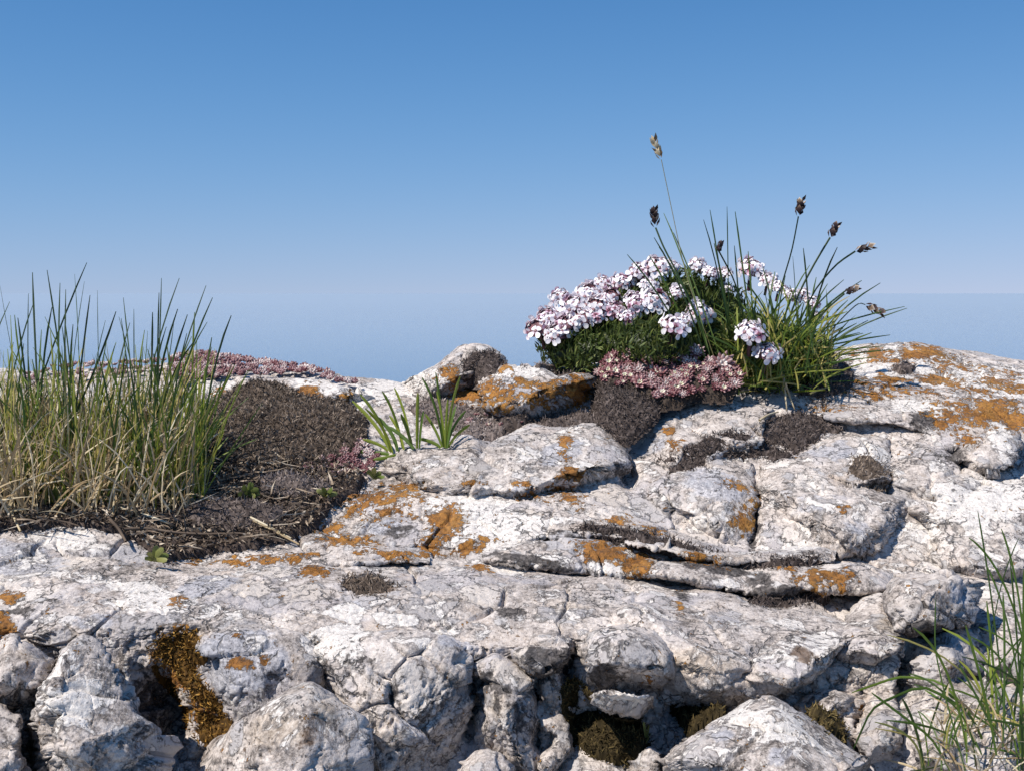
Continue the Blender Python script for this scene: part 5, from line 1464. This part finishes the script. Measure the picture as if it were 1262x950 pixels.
def sedge():
    rng = np.random.default_rng(12)
    dC = .925
    root = empty('sedge_tuft', tuple(P(950, 475, dC)))
    tag(root, 'sedge tuft with thin dark blades and dark seed spikes on the ridge', 'sedge')
    spikes = [((804, 168), (815, 197), [(815, 197), (826, 250), (845, 340), (880, 440)], 1.5, .85, 10), ((806, 253), (808, 281), [(808, 281), (818, 306), (842, 350), (880, 440)], 2.2, .1, 12), ((890, 296), (884, 312), [(886, 310), (905, 345), (915, 380), (925, 450)], 2, .05, 9),
              ((988, 242), (984, 267), [(984, 267), (976, 310), (962, 355), (940, 450)], 2.4, .15, 13), ((1033, 273), (1023, 293), [(1023, 293), (1002, 328), (980, 370), (950, 460)], 2.4, .15, 12), ((1078, 302), (1054, 310), [(1054, 310), (1030, 326), (1000, 362), (960, 460)], 2.4, .25, 10),
              ((1060, 353), (1041, 362), [(1041, 362), (1022, 378), (1000, 402), (970, 460)], 2.2, .3, 11), ((1092, 387), (1066, 376), [(1066, 376), (1058, 373), (1038, 392), (975, 462)], 2.2, .35, 11)]
    for (tip, base, path, w, pale, wid) in spikes:
        d = dC + rng.uniform(-.03, .02)
        path = path[::-1]
        pts = [P(x, y, dC + (d - dC) * i / 3) for i, (x, y) in enumerate(path)]
        me, r = blade_mesh('stem', pts, w / F * dC, M_GRASS, .02 if w > 1.6 else .95, 10, rng, .8, 0, 1.0)
        link('stem', me, root, Vector(r) - root.location)
        spike(root, P(*base, d), P(*tip, d), 1.05 * wid / F * d, rng, pale)
    tips = [(773, 314), (818, 263), (806, 293), (830, 287), (867, 271), (875, 259), (896, 255), (905, 303), (906, 261), (977, 316), (990, 306), (998, 327), (1032, 305), (1062, 346), (1085, 349), (1115, 378), (1097, 413), (1089, 427), (1006, 342),
            (800, 315), (812, 305), (880, 300), (922, 310), (1045, 370), (1070, 395), (1060, 410), (1100, 431), (1040, 345), (1020, 350), (1012, 365), (968, 340), (955, 335), (940, 330), (1080, 440), (1118, 380)]
    for (x, y) in tips:
        rx = 870 + rng.uniform(-15, 25) if x < 850 else (915 + rng.uniform(-20, 20) if x < 930 else 960 + rng.uniform(-40, 40)); ry = rng.uniform(440, 478)
        d0, d1 = dC + rng.uniform(-.03, .01), dC + rng.uniform(-.05, .03)
        bow = rng.uniform(.2, .36) if x > 950 else rng.uniform(.35, .6)
        blade(root, [(rx, ry), (rx + (x - rx) * bow, ry + (y - ry) * .62), (x, y)], [d0, (d0 + d1) / 2, d1], rng.uniform(1.6, 2.3) / F * dC, M_GRASS, rng.uniform(0, .25), rng)
    for _ in range(150):
        a = rng.normal(.10, .62); L = rng.uniform(40, 102)
        rx, ry = rng.uniform(905, 1005), rng.uniform(430, 480)
        x, y = rx + L * math.sin(a), ry - L * max(.05, math.cos(a)) * .95
        d0, d1 = dC + rng.uniform(-.04, .015), dC + rng.uniform(-.055, .02)
        blade(root, [(rx, ry), (rx + (x - rx) * .3, ry + (y - ry) * .65), (x, y)], [d0, (d0 + d1) / 2, d1], rng.uniform(1.5, 2.3) / F * dC, M_GRASS, rng.choice([rng.uniform(.1, .45), rng.uniform(.45, .9)], p=[.55, .45]), rng)
    sp = []
    for _ in range(260):
        a = rng.normal(.15, .9); L = rng.uniform(25, 70)
        rx, ry = rng.uniform(900, 1025), rng.uniform(420, 486)
        x, y = rx + L * math.sin(a), ry - L * max(.05, math.cos(a))
        d0, d1 = dC + rng.uniform(-.035, .015), dC + rng.uniform(-.045, .02)
        sp.append(([P(rx, ry, d0), P(rx + (x - rx) * .3, ry + (y - ry) * .65, (d0 + d1) / 2), P(x, y, d1)], rng.uniform(1.5, 2.4) / F * dC, rng.uniform(.2, .85)))
    many_blades('short_blades', sp, M_GRASS, root)


sedge()


# ------------------------------------------------------------------ grass in the right foreground
def right_grass():
    rng = np.random.default_rng(23)
    root = empty('grass_tuft', tuple(P(1225, 960, .53)))
    tag(root, 'loose green and yellow grass tuft arching in from the lower right', 'grass')
    spec = [((1205, 629), (1228, 760), (1240, 900)), ((1194, 662), (1250, 700), (1275, 860)), ((1234, 651), (1262, 720), (1268, 880)), ((1215, 695), (1250, 760), (1262, 900)), ((1256, 662), (1216, 740), (1214, 900)), ((1153, 738), (1152, 800), (1166, 862), (1190, 950)),
            ((1050, 853), (1110, 832), (1165, 840), (1230, 930)), ((1074, 853), (1110, 880), (1150, 910), (1190, 985)), ((1052, 922), (1075, 870), (1140, 842), (1230, 900)), ((1206, 818), (1225, 830), (1240, 880)), ((1182, 818), (1200, 850), (1225, 900)),
            ((1236, 730), (1240, 800), (1236, 920)), ((1216, 740), (1226, 830), (1234, 930)), ((1262, 700), (1262, 800), (1256, 920)), ((1170, 840), (1150, 870), (1136, 940)), ((1112, 860), (1135, 900), (1140, 960)), ((1140, 850), (1180, 870), (1215, 940)),
            ((1270, 745), (1255, 820), (1245, 930)), ((1190, 770), (1215, 850), (1228, 930)), ((1245, 690), (1256, 800), (1262, 930)), ((1120, 830), (1170, 836), (1210, 930)), ((1262, 780), (1235, 840), (1220, 930)), ((1250, 840), (1215, 842), (1190, 920))]
    def d_of(): return .52 + rng.uniform(-.03, .04)
    for pts in spec:
        d0 = d_of(); d1 = d0 + rng.uniform(-.02, .04)
        pp = list(pts)[::-1]; n = len(pp)
        blade(root, pp, [d0 + (d1 - d0) * i / (n - 1) for i in range(n)], rng.uniform(2.4, 3.6) / F * d0, M_GRASS, rng.uniform(.12, .42), rng, segs=12)
    for _ in range(52):
        rx, ry = rng.uniform(1130, 1330), rng.uniform(900, 990)
        a = rng.normal(-.2, .6); L = rng.uniform(60, 180) * (1 if rx > 1190 else .6)
        x, y = rx + L * math.sin(a) * 1.1, ry - L * math.cos(a)
        d0 = d_of(); d1 = d0 + rng.uniform(-.03, .03)
        blade(root, [(rx, ry), (rx + (x - rx) * rng.uniform(-.1, .35), ry + (y - ry) * .8), (x, y)], [d0, (d0 + d1) / 2, d1], rng.uniform(2.0, 3.4) / F * d0, M_GRASS, rng.choice([rng.uniform(.1, .45), rng.uniform(.5, 1)], p=[.6, .4]), rng, segs=8)
    sp = []
    for _ in range(110):
        rx, ry = rng.uniform(1150, 1340), rng.uniform(880, 990)
        a = rng.normal(-.1, 1.0); L = rng.uniform(30, 110)
        x, y = rx + L * math.sin(a), ry - L * abs(math.cos(a)) * .8
        d0 = d_of()
        sp.append(([P(rx, ry, d0), P(rx + (x - rx) * .4, ry + (y - ry) * .8, d0), P(x, y, d0 + rng.uniform(-.02, .02))], rng.uniform(1.6, 3.0) / F * d0, rng.uniform(.2, 1)))
    many_blades('dry_straw', sp, M_STRAW, root)


right_grass()
# ------------------------------------------------------------------ mountain, sea and air
def build_far():
    t = NT('mountain_bounce_scree')  # unseen ground, made pale to bounce warm sunlight onto the front rock faces
    c = t.mix(t.noise(3, 8, 0.65), (0.30, 0.27, 0.21), (0.46, 0.42, 0.37))
    mt = t.out(c, 0.95)
    n, m = 96, 40
    R = np.concatenate([[0.0], np.geomspace(0.35, 2600, m - 1)])
    A = np.linspace(0, 2 * math.pi, n, endpoint=False)
    X = R[:, None] * np.cos(A)[None]; Y = 0.75 + R[:, None] * np.sin(A)[None]
    Z = -0.42 - 0.52 * np.clip(R - 0.3, 0, None)[:, None] * (1 + 0.15 * np.sin(3 * A + 1)[None]) + 0 * X
    near = np.exp(-((X / 1.5) ** 2 + ((Y + .6) / .9) ** 2))
    V = np.stack([X, Y, np.maximum(Z, -1210)], -1)
    me = mesh_from('mountainside', V.reshape(-1, 3), grid_faces(m, n, True), mt)
    tag(link('mountainside', me), 'stony mountainside falling away below the outcrop, made pale to bounce sunlight', kind='structure')
    t = NT('sea_water')
    ms = t.out((0.03, 0.10, 0.20), 0.08, None, 0.5)
    R = np.concatenate([[0.0], np.geomspace(500, 150000, 30)])
    V = np.stack([R[:, None] * np.cos(A)[None], R[:, None] * np.sin(A)[None], -1200 + 0 * R[:, None] * A[None]], -1)
    tag(link('sea', mesh_from('sea', V.reshape(-1, 3), grid_faces(31, n, True), ms)), 'pale blue hazy sea far below the ridge', kind='structure')
    bm = bmesh.new(); bmesh.ops.create_cube(bm, size=1)
    me = bpy.data.meshes.new('haze'); bm.to_mesh(me); bm.free()
    mh = bpy.data.materials.new('haze'); mh.use_nodes = True
    nt = mh.node_tree; nt.nodes.remove(nt.nodes['Principled BSDF'])
    pv = nt.nodes.new('ShaderNodeVolumePrincipled')
    pv.inputs['Color'].default_value = HAZE_COLOR + (1,)
    pv.inputs['Density'].default_value = HAZE_DENSITY
    pv.inputs['Anisotropy'].default_value = 0.0
    nt.links.new(pv.outputs[0], nt.nodes['Material Output'].inputs['Volume'])
    me.materials.append(mh)
    hz = link('haze', me)
    top, bot = 0.30, -1213.0
    hz.scale = (320000, 320000, top - bot); hz.location = (0, 0, (top + bot) / 2)
    tag(hz, 'pale blue air over the distant sea', kind='stuff')


HAZE_COLOR, HAZE_DENSITY = (0.66, 0.762, 0.85), 2.4e-5
build_far()
